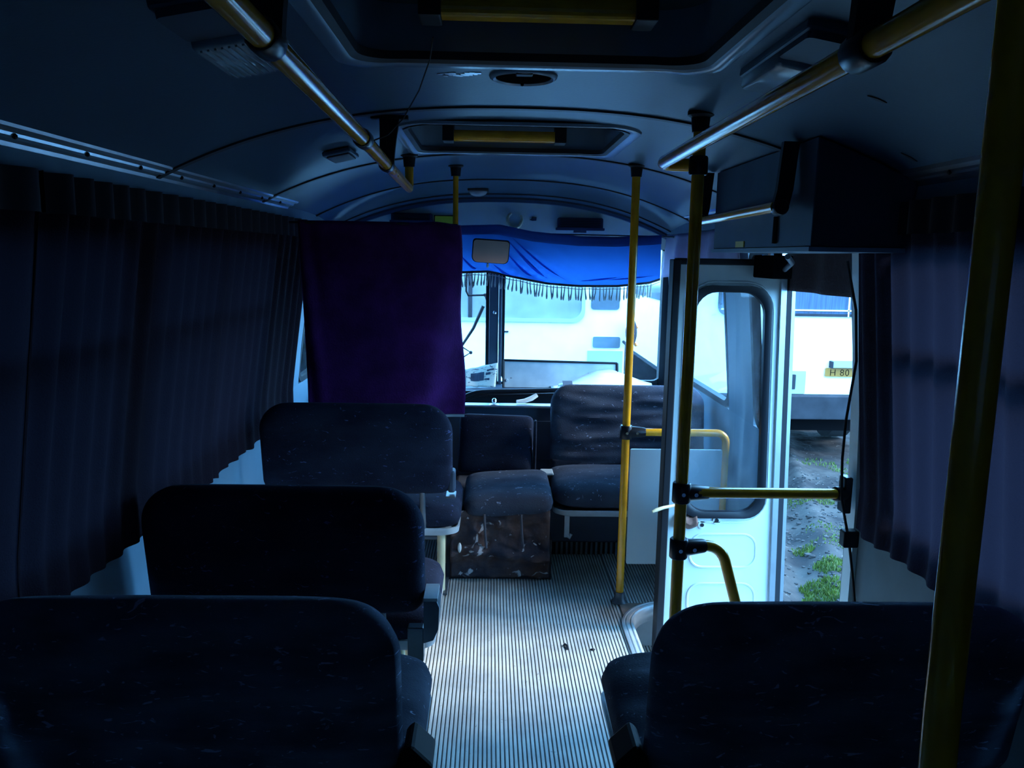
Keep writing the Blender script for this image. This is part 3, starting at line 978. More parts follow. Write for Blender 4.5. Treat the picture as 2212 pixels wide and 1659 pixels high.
def shf(u, v):
    x = -0.31 + 0.66 * u
    z = 0.006 + 0.10 * v ** 0.8 * math.exp(-((u - 0.55) / 0.33) ** 2) + 0.05 * sin(pi * u) * (1 - v) * 0.5 + 0.006 * nz(u * 9, v * 9)
    return (x - 0.02 * v, -0.15 + 0.32 * v, z + 0.012 * (v > 0.98))


MB().grid(26, 18, shf).build('sheet', MT['papers_r'], pp, smooth=True, thick=0.002)
MB().grid(8, 6, lambda u, v: (-0.33 + 0.10 * u + .04 * v, -0.19 + 0.12 * v, 0.012 + 0.05 * v - .02 * u * (1 - v) + 0.004 * sin(u * 5))).build('folded_corner', MT['paper'], pp, smooth=True, thick=.002)
MB().grid(3, 3, lambda u, v: (-0.27 + 0.06 * u, -0.14 + 0.07 * v, 0.05 + 0.03 * v)).build('print', MT['ink'], pp, thick=.001)
tag(MB().ball((1.04, 4.93, 0.715), 0.06, 14, 8, (1.2, 1, 0.75)).build('rag_heap', MT['busgrey'], smooth=True), 'grey rag heap at the right end of the dashboard', 'rag')

# ------------------------------------------------------------------ header things
hs = MB()
arc = [(0.0 + 0.045 * sin(a) * (1.0 if abs(a) < 2 else .92), 5.235, 0.0 + 0.052 * -cos(a)) for a in [radians(-132 + 264 * i / 24) for i in range(25)]]
hs.tube([(x, y, z) for x, y, z in arc], [0.008 + 0.005 * sin(pi * i / 24) for i in range(25)], 8)
o = hs.build('horseshoe', MT['brass'], smooth=True)
o.location = (0.15, 0.0, 1.772)
o.rotation_euler = (0, radians(12), 0)
tag(o, 'worn metal horseshoe hung open end up above the windscreen', 'horseshoe')
tag(MB().prism([(0.243, 1.772), (0.255, 1.78), (0.262, 1.795), (0.268, 1.782), (0.288, 1.79), (0.287, 1.768), (0.262, 1.766)], 'y', 5.238, 5.246).build('sticker', MT['dark_panel']),
    'small dark blue sticker on the header beside the horseshoe', 'sticker')


def vent(x0, x1, z0, z1, lab, tl=0.0, M='dark_panel'):
    v = empty('speaker_grille', ((x0 + x1) / 2, 5.245, z0), lab, 'speaker')
    w = (x1 - x0) / 2
    h = z1 - z0
    MB().prism(rrect(-w, w, 0, h, 0.012, 4), 'y', -0.035, 0.0).build('housing', MT[M], v, bevel=0.004)
    MB().prism(rrect(-w * 1.06, w * 1.06, -0.006, 0.01, 0.004, 3), 'y', -0.045, 0.0).build('bottom_lip', MT[M], v)
    for i in range(5):
        MB().box(-w * .88, w * .88, -0.042, -0.035, h * (0.2 + 0.15 * i), h * (0.2 + 0.15 * i) + h * .07).build('slat', MT['black'], v)
    MB().box(-0.04, 0.04, -0.03, 0, -0.02, 0.0).build('foot', MT['batten'], v)
    return v


vent(0.42, 0.71, 1.717, 1.79, 'dark boxed speaker on the header right of the horseshoe')
vent(-0.63, -0.37, 1.745, 1.80, 'dark boxed speaker on the header above the purple curtain')
tag(MB().prism(rrect(-0.355, -0.235, 1.70, 1.785, 0.006, 3), 'y', 5.225, 5.235).build('yellow_sign', MT['sign']), 'small yellow sign on the header left of the thin yellow pole', 'sign')
MB_ = MB().box(-0.362, -0.228, 5.236, 5.242, 1.70, 1.79)
o = MB_.build('sign_backing', MT['black'])
o.parent = bpy.data.objects['yellow_sign']

mi = empty('rear_view_mirror', (0.0, 4.93, 1.565), 'inside mirror hanging before the blue cloth, brownish reflection', 'mirror')
mi.rotation_euler = (radians(16), radians(3), radians(4))
ol = rrect(-0.112, 0.112, -0.07, 0.075, (0.02, 0.02, 0.035, 0.03), 5)
MB().prism(ol, 'y', 0.0, 0.018).build('mirror_shell', MT['black'], mi, bevel=0.004)
MB().add([(x * .95, -0.001, z * .94) for x, z in ol], [tuple(range(len(ol)))]).build('mirror_pane', MT['mirror'], mi)
MB().tube([(0.0, 0.02, 0.0), (0.01, 0.10, 0.0), (0.02, 0.33, 0.02)], 0.007, 8).build('arm', MT['black'], mi, smooth=True)
MB().ball((-0.012, -0.002, -0.083), 0.010, 8, 6, (.8, .8, 1.5)).build('tip', MT['whiteplastic'], mi, smooth=True)

# ------------------------------------------------------------------ cloths
BOT = [(-0.98, 1.47), (-0.33, 1.452), (-0.182, 1.441), (-0.013, 1.449), (0.115, 1.423), (0.343, 1.382), (0.543, 1.371), (0.771, 1.375), (0.971, 1.398), (1.04, 1.42)]
TOP = [(-0.98, 1.69), (-0.33, 1.715), (-0.198, 1.721), (0.054, 1.731), (0.251, 1.693), (0.534, 1.671), (0.76, 1.669), (1.04, 1.685)]
va = empty('windscreen_valance', (0.35, 5.0, 1.4), 'bright blue cloth valance with white fringe across the windscreen top', 'valance')


def valf(u, v):
    x = -0.98 + 2.02 * u
    zb, zt = poly(BOT, x), poly(TOP, x)
    z = lerp(zb, zt, v)
    d = 0.03 * (1 - v) * sin(x * 5 + 1)
    # diagonal pull folds running down to the right from the mirror
    s_ = (x - 0.05) * 0.55 + (z - 1.62)
    d += 0.055 * (abs(sin(s_ * 27)) ** 3) * math.exp(-((x - 0.22) / 0.26) ** 2) * (1 - v) ** 0.7 + 0.012 * sin(s_ * 60) * math.exp(-((x - 0.3) / 0.4) ** 2) * (1 - v)
    d += 0.006 * nz(x * 9, z * 9)
    return (x - 0.35, d - 0.02 * (1 - v), z - 1.4)


MB().grid(120, 16, valf).build('cloth', MT['valance'], va, smooth=True)
MB().grid(120, 3, lambda u, v: (lambda p: (p[0], p[1] - 0.006, p[2]))(valf(u, 0.80 + 0.2 * v))).build('heading_hem', MT['valance2'], va, smooth=True, thick=0.004)
MB().tube([(-1.33, 0.012, 0.285), (0.78, 0.012, 0.275)], 0.006, 8).build('rod', MT['greymetal'], va, smooth=True)
MB().grid(120, 2, lambda u, v: (lambda p: (p[0], p[1] - 0.004, p[2] - 0.008 + 0.014 * v))(valf(u, 0.0))).build('braid', MT['brownval'], va, smooth=True)
MB().tube([(lambda p: (p[0], p[1], p[2] - 0.020 + 0.002 * sin(i)))(valf(i / 90, 0)) for i in range(91)], 0.0022, 5).build('fringe_cord', MT['tassel'], va)
for (ax_, az_, bx_, bz_, wd) in ((0.115, 1.625, 0.36, 1.405, 0.016), (0.10, 1.56, 0.27, 1.42, 0.012), (0.13, 1.655, 0.47, 1.40, 0.010),
                                (0.02, 1.49, 0.16, 1.43, 0.012), (-0.19, 1.55, -0.08, 1.47, 0.012), (0.55, 1.40, 0.80, 1.43, 0.007), (0.72, 1.41, 1.0, 1.44, 0.006)):
    def fold(u, v, ax_=ax_, az_=az_, bx_=bx_, bz_=bz_, wd=wd):
        x = lerp(ax_, bx_, u) + 0.02 * sin(pi * u)
        z = lerp(az_, bz_, u) - 0.035 * sin(pi * u) * (az_ > bz_)
        w = wd * (sin(pi * min(1, u * 1.15 + .02)) ** 0.7 if u < .86 else max(0.02, 1.9 * (1 - u)))
        zz_ = z + w * (v - .5) * 1.6
        zb, zt = poly(BOT, x), poly(TOP, x)
        p = valf((x + 0.98) / 2.02, max(0.01, min(1, (zz_ - zb) / (zt - zb))))
        return (p[0], p[1] - 0.004 - 0.010 * sin(pi * v) * sin(pi * u), p[2])
    MB().grid(20, 5, fold).build('fold', MT['valance'], va, smooth=True)
NT = 92
for i in range(NT):
    u = 0.02 + 0.96 * (i + 0.3 * random.random()) / NT
    p = valf(u, 0)
    L = 0.072 + 0.014 * random.random()
    sx = random.uniform(-0.010, 0.010)
    MB().tube([(p[0], p[1], p[2] - 0.010), (p[0] + sx * .4, p[1], p[2] - 0.01 - L * .5), (p[0] + sx, p[1], p[2] - 0.01 - L * .85), (p[0] + sx, p[1], p[2] - 0.012 - L)],
              [0.0030, 0.0042, 0.0065, 0.0035], 6).build('tassel', MT['tassel'], va)

# lilac valance along the right front window
tag(MB().grid(50, 12, lambda u, v: (1.115 - 0.02 * (1 - v) - 0.018 * sin(u * 26) * (1 - .5 * v) - 0.006 * nz(u * 9, v * 9), 3.62 + 1.54 * u,
                                    lerp(1.415 + 0.02 * sin(u * 9), 1.69, v))).build('side_valance', MT['lilac'], smooth=True, thick=.002),
    'lilac cloth valance over the right front window beside the door', 'valance')

# brown valance in the doorway
tag(MB().grid(40, 10, lambda u, v: (1.185 + 0.012 * sin(u * 14), 2.61 + 0.67 * u, lerp(1.43 + 0.0 * u + 0.006 * nz(u * 40, 0), 1.585, v))).build('door_valance', MT['brownval'], smooth=True, thick=.002),
    'short dark brown cloth valance with frayed hem across the open doorway', 'valance')


# curtains along the sides
def side_curtain(name, y0, y1, xf, sgn, label, group, lam, amp, seed, ztop=1.695, zb=0.69, M='curtain', hem=None, off=0.045):
    c = empty(name, (0, (y0 + y1) / 2, zb), label, 'curtain', group)
    ym = (y0 + y1) / 2
    nu = int((y1 - y0) / 0.012)

    def fn(u, v):
        y = lerp(y0, y1, u)
        zbb = hem(y) if hem else zb + 0.012 * nz(y * 5, seed)
        z = lerp(zbb, ztop, v)
        ph = 2 * pi * y / lam + 2.2 * nz(y * 2.0, seed) + 0.4 * nz(y, v * 1.2, seed)
        am = amp * (0.55 + 0.45 * v) * (0.7 + 0.6 * nz(y * 3, seed + 4))
        x = xf(z) - sgn * (off + 0.006 * (1 - v)) + am * sin(ph) + 0.004 * nz(y * 14, z * 2, seed)
        return (x, y - ym, z - zb)
    MB().grid(nu, 22, fn).build('cloth', MT[M], c, smooth=True)
    # gathered heading with rod sleeve
    MB().grid(nu, 2, lambda u, v: (lambda p: (p[0] - sgn * 0.008, p[1], ztop - zb - 0.075 + 0.085 * v))(fn(u, 0.97))).build('heading', MT['curtain_head'], c, smooth=True)
    return c


GL = 'dark curtains along the left windows'
side_curtain('window_curtain', 0.55, 1.76, xl, -1, 'dark brown curtain at the left picture edge, nearest on the left', GL, 0.15, 0.020, 1.0)
side_curtain('window_curtain', 1.73, 2.98, xl, -1, 'dark curtain behind the middle seat of the left row', GL, 0.105, 0.020, 5.0,
             hem=lambda y: 0.69 + 0.03 * max(0, (2.0 - y)) + 0.012 * nz(y * 6, 3))
side_curtain('window_curtain', 2.96, 4.24, xl, -1, 'dark curtain beside the farthest left seat, next to the purple curtain', GL, 0.12, 0.018, 9.0,
             hem=lambda y: 0.695 + 0.02 * nz(y * 9, 7))
GR = 'dark curtains along the right windows'
side_curtain('window_curtain', 1.49, 2.42, xr, 1, 'blue-grey curtain between the door and the near yellow pole', GR, 0.095, 0.020, 13.0, M='curtain_r',
             hem=lambda y: 0.715 + 0.03 * nz(y * 5, 2))
side_curtain('window_curtain', 0.3, 1.51, xr, 1, 'dark curtain at the right picture edge behind the near yellow pole', GR, 0.11, 0.02, 17.0, M='curtain')

# purple velvet curtain on its rod
pv = empty('partition_curtain', (-0.5, 3.77, 0.8), 'purple velvet curtain screening the driver place, left of the windscreen', 'curtain')


def pvf(u, v):
    xa = lerp(-0.845, -0.875, v)
    xb = -0.118 - 0.028 * v + 0.008 * sin(v * 9)
    x = lerp(xa, xb, u)
    z = lerp(0.79 - 0.012 * u, 1.69 + 0.006 * sin(u * 17) * (u > .7), v)
    d = 0.012 * nz(x * 4, z * 2, 1)
    k = (x + 0.13) * 2.6 + (1.45 - z) * 0.9          # folds fanning from the top right corner
    d += 0.13 * max(0, (u - 0.55) / 0.45) ** 2
    d += 0.045 * sin(k * 5) * math.exp(-((u - 0.94) / 0.2) ** 2) * (1.1 - v)
    d += 0.014 * sin((u + .12 * v) * 40) * math.exp(-(u / 0.10) ** 2)
    return (x + 0.5, d, z - 0.8)


MB().grid(60, 44, pvf).build('cloth', MT['velvet'], pv, smooth=True, thick=0.003)
MB().grid(30, 1, lambda u, v: (lambda p: (p[0], p[1] - .004, p[2] - 0.014 + 0.012 * v))(pvf(0.55 + 0.45 * u, 0))).build('white_hem', MT['tassel'], pv, smooth=True)
tag(MB().tube([(-0.99, 3.776, 1.680), (-0.40, 3.776, 1.684), (-0.16, 3.90, 1.684)], 0.006, 8).build('curtain_rod', MT['black'], smooth=True), 'thin rod carrying the purple curtain', 'rod')

# ------------------------------------------------------------------ yellow tubes
RP = 0.0175


def clamp(p, axis, parent, L=0.055, r=0.026):
    a = Vector(axis).normalized() * L / 2
    c = MB()
    c.tube([Vector(p) - a, Vector(p) - a * .8, Vector(p) + a * .8, Vector(p) + a], [r * .9, r, r, r * .9], 14)
    return c.build('clamp', MT['blackgloss'], parent, smooth=True)


def arm_clamp(p, d, parent, L=0.085):
    """T-clamp: sleeve around an upright at p with a tapering arm towards d"""
    p, d = Vector(p), Vector(d).normalized()
    c = MB()
    c.tube([p - Vector((0, 0, .03)), p - Vector((0, 0, .026)), p + Vector((0, 0, .026)), p + Vector((0, 0, .03))], [.024, .027, .027, .024], 16)
    c.tube([p, p + d * 0.03, p + d * (L - .006), p + d * L], [0.026, 0.0255, 0.021, 0.019], 14)
    o = c.build('clamp', MT['blackgloss'], parent, smooth=True)
    for s_ in (0.0, 0.045):
        q = p + d * s_
        MB().tube([q + Vector((0, -0.0255, 0)), q + Vector((0, -0.030, 0))], 0.006, 10).build('bolt', MT['shaft'], o)
    return o


def flange_top(x, y, z, parent):
    c = MB()
    c.tube([(x, y, z + .004), (x, y, z - 0.006), (x, y, z - .012), (x, y, z - 0.05)], [0.036, 0.036, .026, 0.022], 16)
    return c.build('ceiling_socket', MT['black'], parent, smooth=True)


# mid pole
p = empty('grab_pole', (0.605, 3.47, 0), 'yellow floor-to-ceiling pole left of the white panel', 'pole')
MB().tube([(0, 0, 0.0), (0, 0, zc(.605, 3.47) - .002)], RP, 16).build('tube', MT['yellow'], p, smooth=True)
flange_top(0, 0, zc(.605, 3.47) - 0.0, p)
MB().tube([(0, 0, 0.002), (0, 0, 0.008), (0, 0, .016), (0, 0, 0.05)], [0.038, 0.036, 0.026, 0.022], 14).build('floor_flange', MT['greymetal'], p, smooth=True)

# barrier at it: bar, post and white panel
br = empty('barrier', (0.605, 3.47, 0), 'white barrier panel with a yellow rail, between mid pole and doorway', 'barrier')
arc_ = [(0.40 + 0.045 * sin(a), 0, 0.745 + 0.045 * cos(a)) for a in [pi / 2 * i / 6 for i in range(7)]]
MB().tube([(0.03, 0, 0.79)] + arc_ + [(0.445, 0, 0.0)], RP * .95, 14).build('rail', MT['yellow'], br, smooth=True)
arm_clamp((0, 0, 0.79), (1, 0, 0), br)
MB().prism(rrect(0.022, 0.432, 0.184, 0.714, 0.008, 3), 'y', -0.006, 0.006).build('panel', MT['whitepanel'], br)

# door pole
p = empty('grab_pole', (0.565, 2.27, 0), 'yellow pole with three black clamps at the rear of the doorway', 'pole')
zt_ = zc(.565, 2.27)
MB().tube([(0, 0, 0.0), (0, 0, zt_ - .002)], RP, 16).build('tube', MT['yellow'], p, smooth=True)
flange_top(0, 0, zt_, p)
MB().tube([(0, 0, 0.002), (0, 0, 0.008), (0, 0, .016), (0, 0, 0.05)], [0.038, 0.036, 0.026, 0.022], 14).build('floor_flange', MT['greymetal'], p, smooth=True)

# cross bar to the wall
cb = empty('door_bar', (0.565, 2.27, 0.875), 'horizontal yellow bar from the door pole to the door frame', 'handrail')
MB().tube([(0.02, 0, 0), (0.58, 0.24, -0.072)], RP * .95, 14).build('tube', MT['yellow'], cb, smooth=True)
arm_clamp((0, 0, 0), (0.58, 0.24, -0.07), cb, 0.095)
c = MB()
c.tube([(0.555, 0.23, -0.069), (0.60, 0.25, -0.0745)], 0.024, 14).box(0.585, 0.612, 0.225, 0.275, -0.135, -0.015)
c.build('wall_socket', MT['blackgloss'], cb, smooth=True, bevel=.005)
# curved rail
cr = empty('curved_rail', (0.565, 2.27, 0.705), 'yellow rail curving down from the door pole', 'handrail')
q = [(0.02, 0, 0.0), (0.075, 0.02, 0.0)] + [(0.075 + 0.085 * sin(a), 0.02 + 0.03 * sin(a), -0.085 + 0.085 * cos(a)) for a in [radians(70) * i / 6 for i in range(1, 7)]] + \
    [(0.20, 0.06, -0.20), (0.25, 0.08, -0.36), (0.28, 0.09, -0.60)]
MB().tube(q, RP * .95, 14).build('tube', MT['yellow'], cr, smooth=True)
arm_clamp((0, 0, 0), (1, 0.25, 0), cr)

# near pole in the right foreground
p = empty('grab_pole', (0.462, 0.745, 0), 'thick near yellow pole in the right foreground', 'pole')
zt_ = zc(.462, .745)
MB().tube([(0.02, 0, 0.0), (0.0, 0, 1.1), (0.0, 0, zt_ - .002)], RP, 20).build('tube', MT['yellow'], p, smooth=True)
flange_top(0, 0, zt_, p)

# thin pole at the purple curtain
p = empty('grab_pole', (-0.170, 3.95, 0), 'thin yellow pole at the right edge of the purple curtain', 'pole')
zt_ = zc(-.170, 3.95)
MB().tube([(0.0, 0, 1.50), (0.0, 0, zt_ - .002)], 0.013, 12).build('tube', MT['yellow'], p, smooth=True)
flange_top(0, 0, zt_, p)


def hanger(x, y, zr, parent, tilt=0.0):
    zt = zc(x + tilt, y)
    c = MB()
    n = 8
    lp = []
    for i in range(n + 1):
        t = i / n
        z = lerp(zr + 0.0, zt - .004, t)
        w = lerp(0.022, 0.030, t ** 2)
        xx = x + tilt * t
        lp.append([(xx - w, y - .010, z), (xx + w, y - .010, z), (xx + w, y + .010, z), (xx - w, y + .010, z)])
    c.loops(lp)
    o = c.build('hanger', MT['black'], parent)
    MB().box(x + tilt - 0.055, x + tilt + 0.055, y - .012, y + .012, zt - .012, zt - .001).build('foot_plate', MT['black'], o)
    return o


# left ceiling rail
rl = empty('ceiling_rail', (-0.3, 1.5, 1.81), 'long yellow ceiling handrail on the left, between lamp and hatches', 'handrail')
LP = [(-0.255, -0.6), (-0.283, 1.07), (-0.299, 1.954), (-0.315, 2.56), (-0.335, 3.38)]
loc = lambda x, y, z: (x + 0.3, y - 1.5, z - 1.81)
MB().tube([loc(x, y, 1.81) for x, y in LP] + [loc(-0.337, 3.415, 1.822), loc(-0.338, 3.425, 1.84), loc(-0.338, 3.425, zc(-.338, 3.425) - .002)], RP, 16)\
    .build('tube', MT['yellow'], rl, smooth=True)
for (x, y) in ((-0.283, 1.07), (-0.299, 1.954), (-0.314, 2.50)):
    clamp(loc(x, y, 1.81), (-0.015, 1, 0), rl, 0.055, 0.0225)
for (x, y) in ((-0.283, 1.07), (-0.314, 2.50)):
    o = hanger(x, y, 1.81, rl, 0.01)
    o.location = (0.3, -1.5, -1.81)
flange_top(*loc(-0.338, 3.425, zc(-.338, 3.425)), rl)
# right ceiling rail
rr = empty('ceiling_rail', (0.46, 1.5, 1.81), 'long yellow ceiling handrail on the right, ending at the door pole', 'handrail')
loc2 = lambda x, y, z: (x - 0.46, y - 1.5, z - 1.81)
MB().tube([loc2(0.45, -0.6, 1.81), loc2(0.462, 1.05, 1.81), loc2(0.474, 2.28, 1.81), loc2(0.478, 2.31, 1.81), loc2(0.49, 2.325, 1.808), loc2(0.51, 2.32, 1.806), loc2(0.55, 2.285, 1.803)], RP, 16)\
    .build('tube', MT['yellow'], rr, smooth=True)
clamp(loc2(0.463, 1.05, 1.81), (0.01, 1, 0), rr, 0.06, 0.025)
o = hanger(0.463, 1.05, 1.81, rr, 0.012)
o.location = (-0.46, -1.5, -1.81)
clamp(loc2(0.565, 2.27, 1.80), (0, 0, 1), rr, 0.05, 0.026)
# short rail by the door gear box
sr = empty('box_rail', (0.80, 2.7, 1.69), 'short yellow rail in front of the grey box over the door', 'handrail')
MB().tube([(-0.01, -0.42, 0.005), (0, 0.44, 0)], RP * .9, 14).build('tube', MT['yellow'], sr, smooth=True)
for yy in (-0.42, 0.44):
    clamp((0, yy, 0.003), (0, 1, 0), sr, 0.04, 0.022)
    zt_ = zc(.84, 2.7 + yy) - 1.69
    MB().loops([[(x0 + dx, yy + dy, z) for dx, dy in ((-.022, -.01), (.022, -.01), (.022, .01), (-.022, .01))] for x0, z in ((0, 0), (0.01, 0.05), (.02, zt_ - .003))]).build('hanger', MT['black'], sr)

# ------------------------------------------------------------------ door gear box
gb = empty('door_gear_box', (0.98, 2.62, 1.585), 'dark blue box over the doorway housing the door gear', 'box')
mb = MB()
lp = []
for i in range(11):
    x = lerp(-0.135, 0.14, i / 10)
    lp.append([(x, -0.47, 0.0), (x, -0.47, zc(x + .98) - 1.585 - .004), (x, 0.48, zc(x + .98) - 1.585 - .004), (x, 0.48, 0.0)])
mb.loops(lp)
mb.add(lp[0], [(0, 1, 2, 3)])
mb.add(lp[-1], [(0, 1, 2, 3)])
mb.build('casing', MT['dark_panel'], gb, bevel=0.004)
MB().box(-0.142, 0.14, -0.475, 0.485, -0.012, 0.0).build('bottom_flange', MT['wall'], gb)
MB().tube([(-0.138, -0.20, 0.09), (-0.139, -0.20, 0.012)], 0.008, 8).build('latch', MT['black'], gb)
MB().box(-0.1385, -0.135, 0.10, 0.19, 0.004, 0.024).build('small_label', MT['sign'], gb)
MB().tube([(-0.06, -0.10, -0.025), (0.03, 0.10, -0.045), (0.08, 0.30, -0.07)], 0.009, 8).build('door_lever', MT['greymetal'], gb, smooth=True)
MB().box(0.045, 0.12, 0.33, 0.55, -0.105, -0.02).build('door_arm', MT['underbody'], gb, bevel=.006)

# cable by the jamb
cbp = [(1.10, 2.50, 1.55), (1.135, 2.49, 1.40), (1.15, 2.49, 1.24), (1.128, 2.48, 1.05), (1.122, 2.47, 0.93), (1.13, 2.47, 0.80), (1.15, 2.47, 0.72), (1.16, 2.46, 0.67),
       (1.172, 2.44, 0.56), (1.19, 2.42, 0.40), (1.195, 2.40, 0.05)]
tag(MB().tube(cbp, 0.0045, 8).build('black_cable', MT['black'], smooth=True), 'black cable hanging along the door frame', 'cable')
tag(MB().prism(rrect(1.135, 1.185, 0.645, 0.70, 0.006, 3), 'y', 2.44, 2.475).build('junction_box', MT['black'], bevel=.003), 'small black junction box on the cable below the right curtain', 'box')


# ------------------------------------------------------------------ ceiling fittings
def hatch(yr, label, bary, barx, barz):
    y0, y1 = yr
    h = empty('roof_hatch', (XC, (y0 + y1) / 2, 1.97), label, 'hatch', 'roof hatches')
    ym = (y0 + y1) / 2
    lp = []
    for ins, dz in ((0.0, 0.002), (0.003, -0.007), (0.008, -0.009), (0.034, -0.006), (0.038, -0.003)):
        lp.append([(x, y, zc(x + XC, y + ym) - 1.97 + dz) for x, y in rrect(-.41 + ins, .41 - ins, y0 - ym + ins, y1 - ym - ins, 0.10 - ins * .5, 8)])
    MB().loops(lp).build('frame', MT['hatch'], h, smooth=True)
    lp = []
    for ins, dz in ((0.037, -0.008), (0.052, -0.004), (0.055, 0.012)):
        lp.append([(x, y, zc(x + XC, y + ym) - 1.97 + dz) for x, y in rrect(-.41 + ins, .41 - ins, y0 - ym + ins, y1 - ym - ins, 0.09, 8)])
    MB().loops(lp).build('seal', MT['black'], h, smooth=True)
    r_ = rrect(-.41 + .05, .41 - .05, y0 - ym + .05, y1 - ym - .05, 0.09, 8)
    MB().loops([[(x, y, -0.04 + zc(x + XC) - 1.97 + 0.04) for x, y in r_], [(x, y, 0.10) for x, y in r_]]).build('recess_wall', MT['hatch'], h, smooth=True)
    MB().loops([[(x, y, 0.10) for x, y in r_], [(x * .9, y * .9, 0.115) for x, y in r_]], cap=True).build('lid', MT['hatchlid'], h)
    bx0, bx1 = barx
    MB().prism(rrect(bary - ym - .03, bary - ym + .03, barz - 1.97 - .02, barz - 1.97 + .02, 0.016, 4), 'x', bx0 - XC, bx1 - XC).build('grip_bar', MT['yellow'], h)
    for bx in (bx0, bx1):
        MB().box(bx - XC - .022, bx - XC + .022, bary - ym - .04, bary - ym + .04, barz - 1.97 - .025, 0.115).build('grip_bracket', MT['black'], h, bevel=.004)
    MB().box(-.36, .36, -0.02, 0.02, 0.08, 0.10).build('lid_rib', MT['hatchlid'], h)
    return h


hatch(H1, 'nearer roof hatch with rounded pale frame at the picture top', 1.70, (-0.125, 0.30), 2.03)
hatch(H2, 'farther roof hatch with yellow grip, in front of the near one', 3.27, (-0.17, 0.265), 2.005)

rv = empty('round_vent', (0.072, 2.01, zc(.072)), 'round ceiling vent with pale rim and black centre between the hatches', 'vent')
MB().loops([[(r * cos(a), r * sin(a), z) for a in [2 * pi * i / 32 for i in range(32)]] for r, z in ((0.082, 0.0), (0.080, -0.006), (0.072, -0.010), (0.066, -0.006), (0.066, -0.0015))])\
    .build('rim', MT['hatch'], rv, smooth=True)
MB().tube([(0, 0, -0.001), (0, 0, -0.0045)], 0.068, 32).build('opening', MT['underbody'], rv)  # flat black disc, the dark of the hole put into its colour
MB().box(-0.02, 0.02, -0.072, -0.045, -0.012, -0.003).box(-0.004, 0.004, 0.062, 0.072, -0.011, 0).build('catch', MT['black'], rv, bevel=.003)
b = MB()
random.seed(3)
for i in range(16):
    x = -0.125 + 0.09 * i / 15
    y = 2.00 + random.uniform(-.014, .014)
    k = random.uniform(.004, .009)
    z = zc(x, y)
    b.add([(x - k, y - k * random.uniform(.6, 1.4), z - .0012), (x + k * random.uniform(.5, 1.2), y - k, z - .0012), (x + k, y + k, z - .0012), (x - k * .6, y + k * random.uniform(.4, 1.6), z - .0012)], [(0, 1, 2, 3)])
tag(b.build('sticker_residue', MT['residue'], thick=.0006), 'torn white sticker remains on the ceiling left of the round vent', 'sticker')


def lamp(x0, x1, y0, y1, label, ribs_=True):
    xm, ym = (x0 + x1) / 2, (y0 + y1) / 2
    L = empty('ceiling_lamp', (xm, ym, zc(xm, ym)), label, 'lamp', 'ceiling lamps')
    s_ = (zc(xm + .05, ym) - zc(xm - .05, ym)) / .1
    L.rotation_euler = (0, -math.atan(s_), 0)
    hx, hy = (x1 - x0) / 2, (y1 - y0) / 2
    MB().box(-hx, hx, -hy, hy, -0.018, 0.006).build('base', MT['ceiling'], L, bevel=.006)
    o = rrect(-hx + .006, hx - .006, -hy * .2, hy - .004, 0.012, 4)
    MB().loops([[(x, y, z) for x, y in o] if k == 1 else [(x * k, (y - hy * .4) * k + hy * .4, z) for x, y in o] for k, z in ((1, -.018), (1, -.036), (.94, -.042))], cap=True)\
        .build('diffuser', MT['diffuser'], L, smooth=True)
    o = rrect(-hx + .006, hx - .006, -hy + .004, -hy * .22, 0.012, 4)
    MB().loops([[(x, y, z) for x, y in o] for z in (-.018, -.030)], cap=True).build('end_cover', MT['dark_panel'], L)
    if ribs_:
        n = 9
        for i in range(n):
            x = lerp(-hx + .02, hx - .02, i / (n - 1))
            MB().box(x - .002, x + .002, -hy * .15, hy - .012, -0.0455, -0.040).build('diffuser_rib', MT['diffuser'], L)
    return L


lamp(-0.52, -0.385, 1.29, 1.66, 'ribbed ceiling lamp left of the left handrail')
lamp(0.52, 0.655, 1.40, 1.78, 'ceiling lamp behind the right handrail', False)
fl2 = empty('dome_lamp', (-0.55, 3.05, zc(-.55, 3.05) - .004), 'small faint dark dome lamp left of the farther hatch', 'lamp')
fl2.rotation_euler = (0, -0.22, 0)
MB().box(-.05, .05, -.1, .1, -.016, .0).build('base', MT['ceiling'], fl2, bevel=.005)
MB().box(-.04, .04, -.08, .08, -.022, -.016).build('lens', MT['batten'], fl2, bevel=.003)
fl_ = empty('dome_lamp', (-0.08, 4.95, zc(-.08, 4.95)), 'small white dome lamp on the ceiling near the windscreen', 'lamp')
MB().box(-0.062, 0.062, -0.04, 0.04, -0.012, 0.003).build('base', MT['batten'], fl_, bevel=.005)
MB().grid(16, 8, lambda u, v: (0.055 * cos(2 * pi * u) * sin(pi / 2 * v), 0.034 * sin(2 * pi * u) * sin(pi / 2 * v), -0.012 - 0.03 * cos(pi / 2 * v))).build('lens', MT['diffuser'], fl_, smooth=True)
WIRE = [(-0.12, 1.7, 1.974), (-0.131, 1.76, 1.944), (-0.16, 1.84, 1.899), (-0.202, 1.92, 1.853), (-0.244, 1.97, 1.822), (-0.29, 1.97, 1.804)]
# wire from the near hatch to the left rail
tag(MB().tube(WIRE, 0.0016, 6).build('thin_wire', MT['black'], smooth=True),
    'thin black wire drooping from the near hatch to the left handrail', 'wire')
for k, (x, y, lab) in enumerate(((0.80, 1.74, 'dark scar on the right ceiling, nearer the handrail'), (1.02, 2.02, 'dark scar on the right ceiling near the cornice'))):
    z = zc(x, y)
    sl = (zc(x + .02, y) - zc(x - .02, y)) / .04
    tag(MB().add([(x + a, y + c, z + a * sl - .002) for a, c in ((-.022, -.003), (0, -.006), (.022, .0), (.018, .007), (-.004, .005))], [(0, 1, 2, 3, 4)]).build('ceiling_scar', MT['batten'], thick=.002), lab, 'scar')

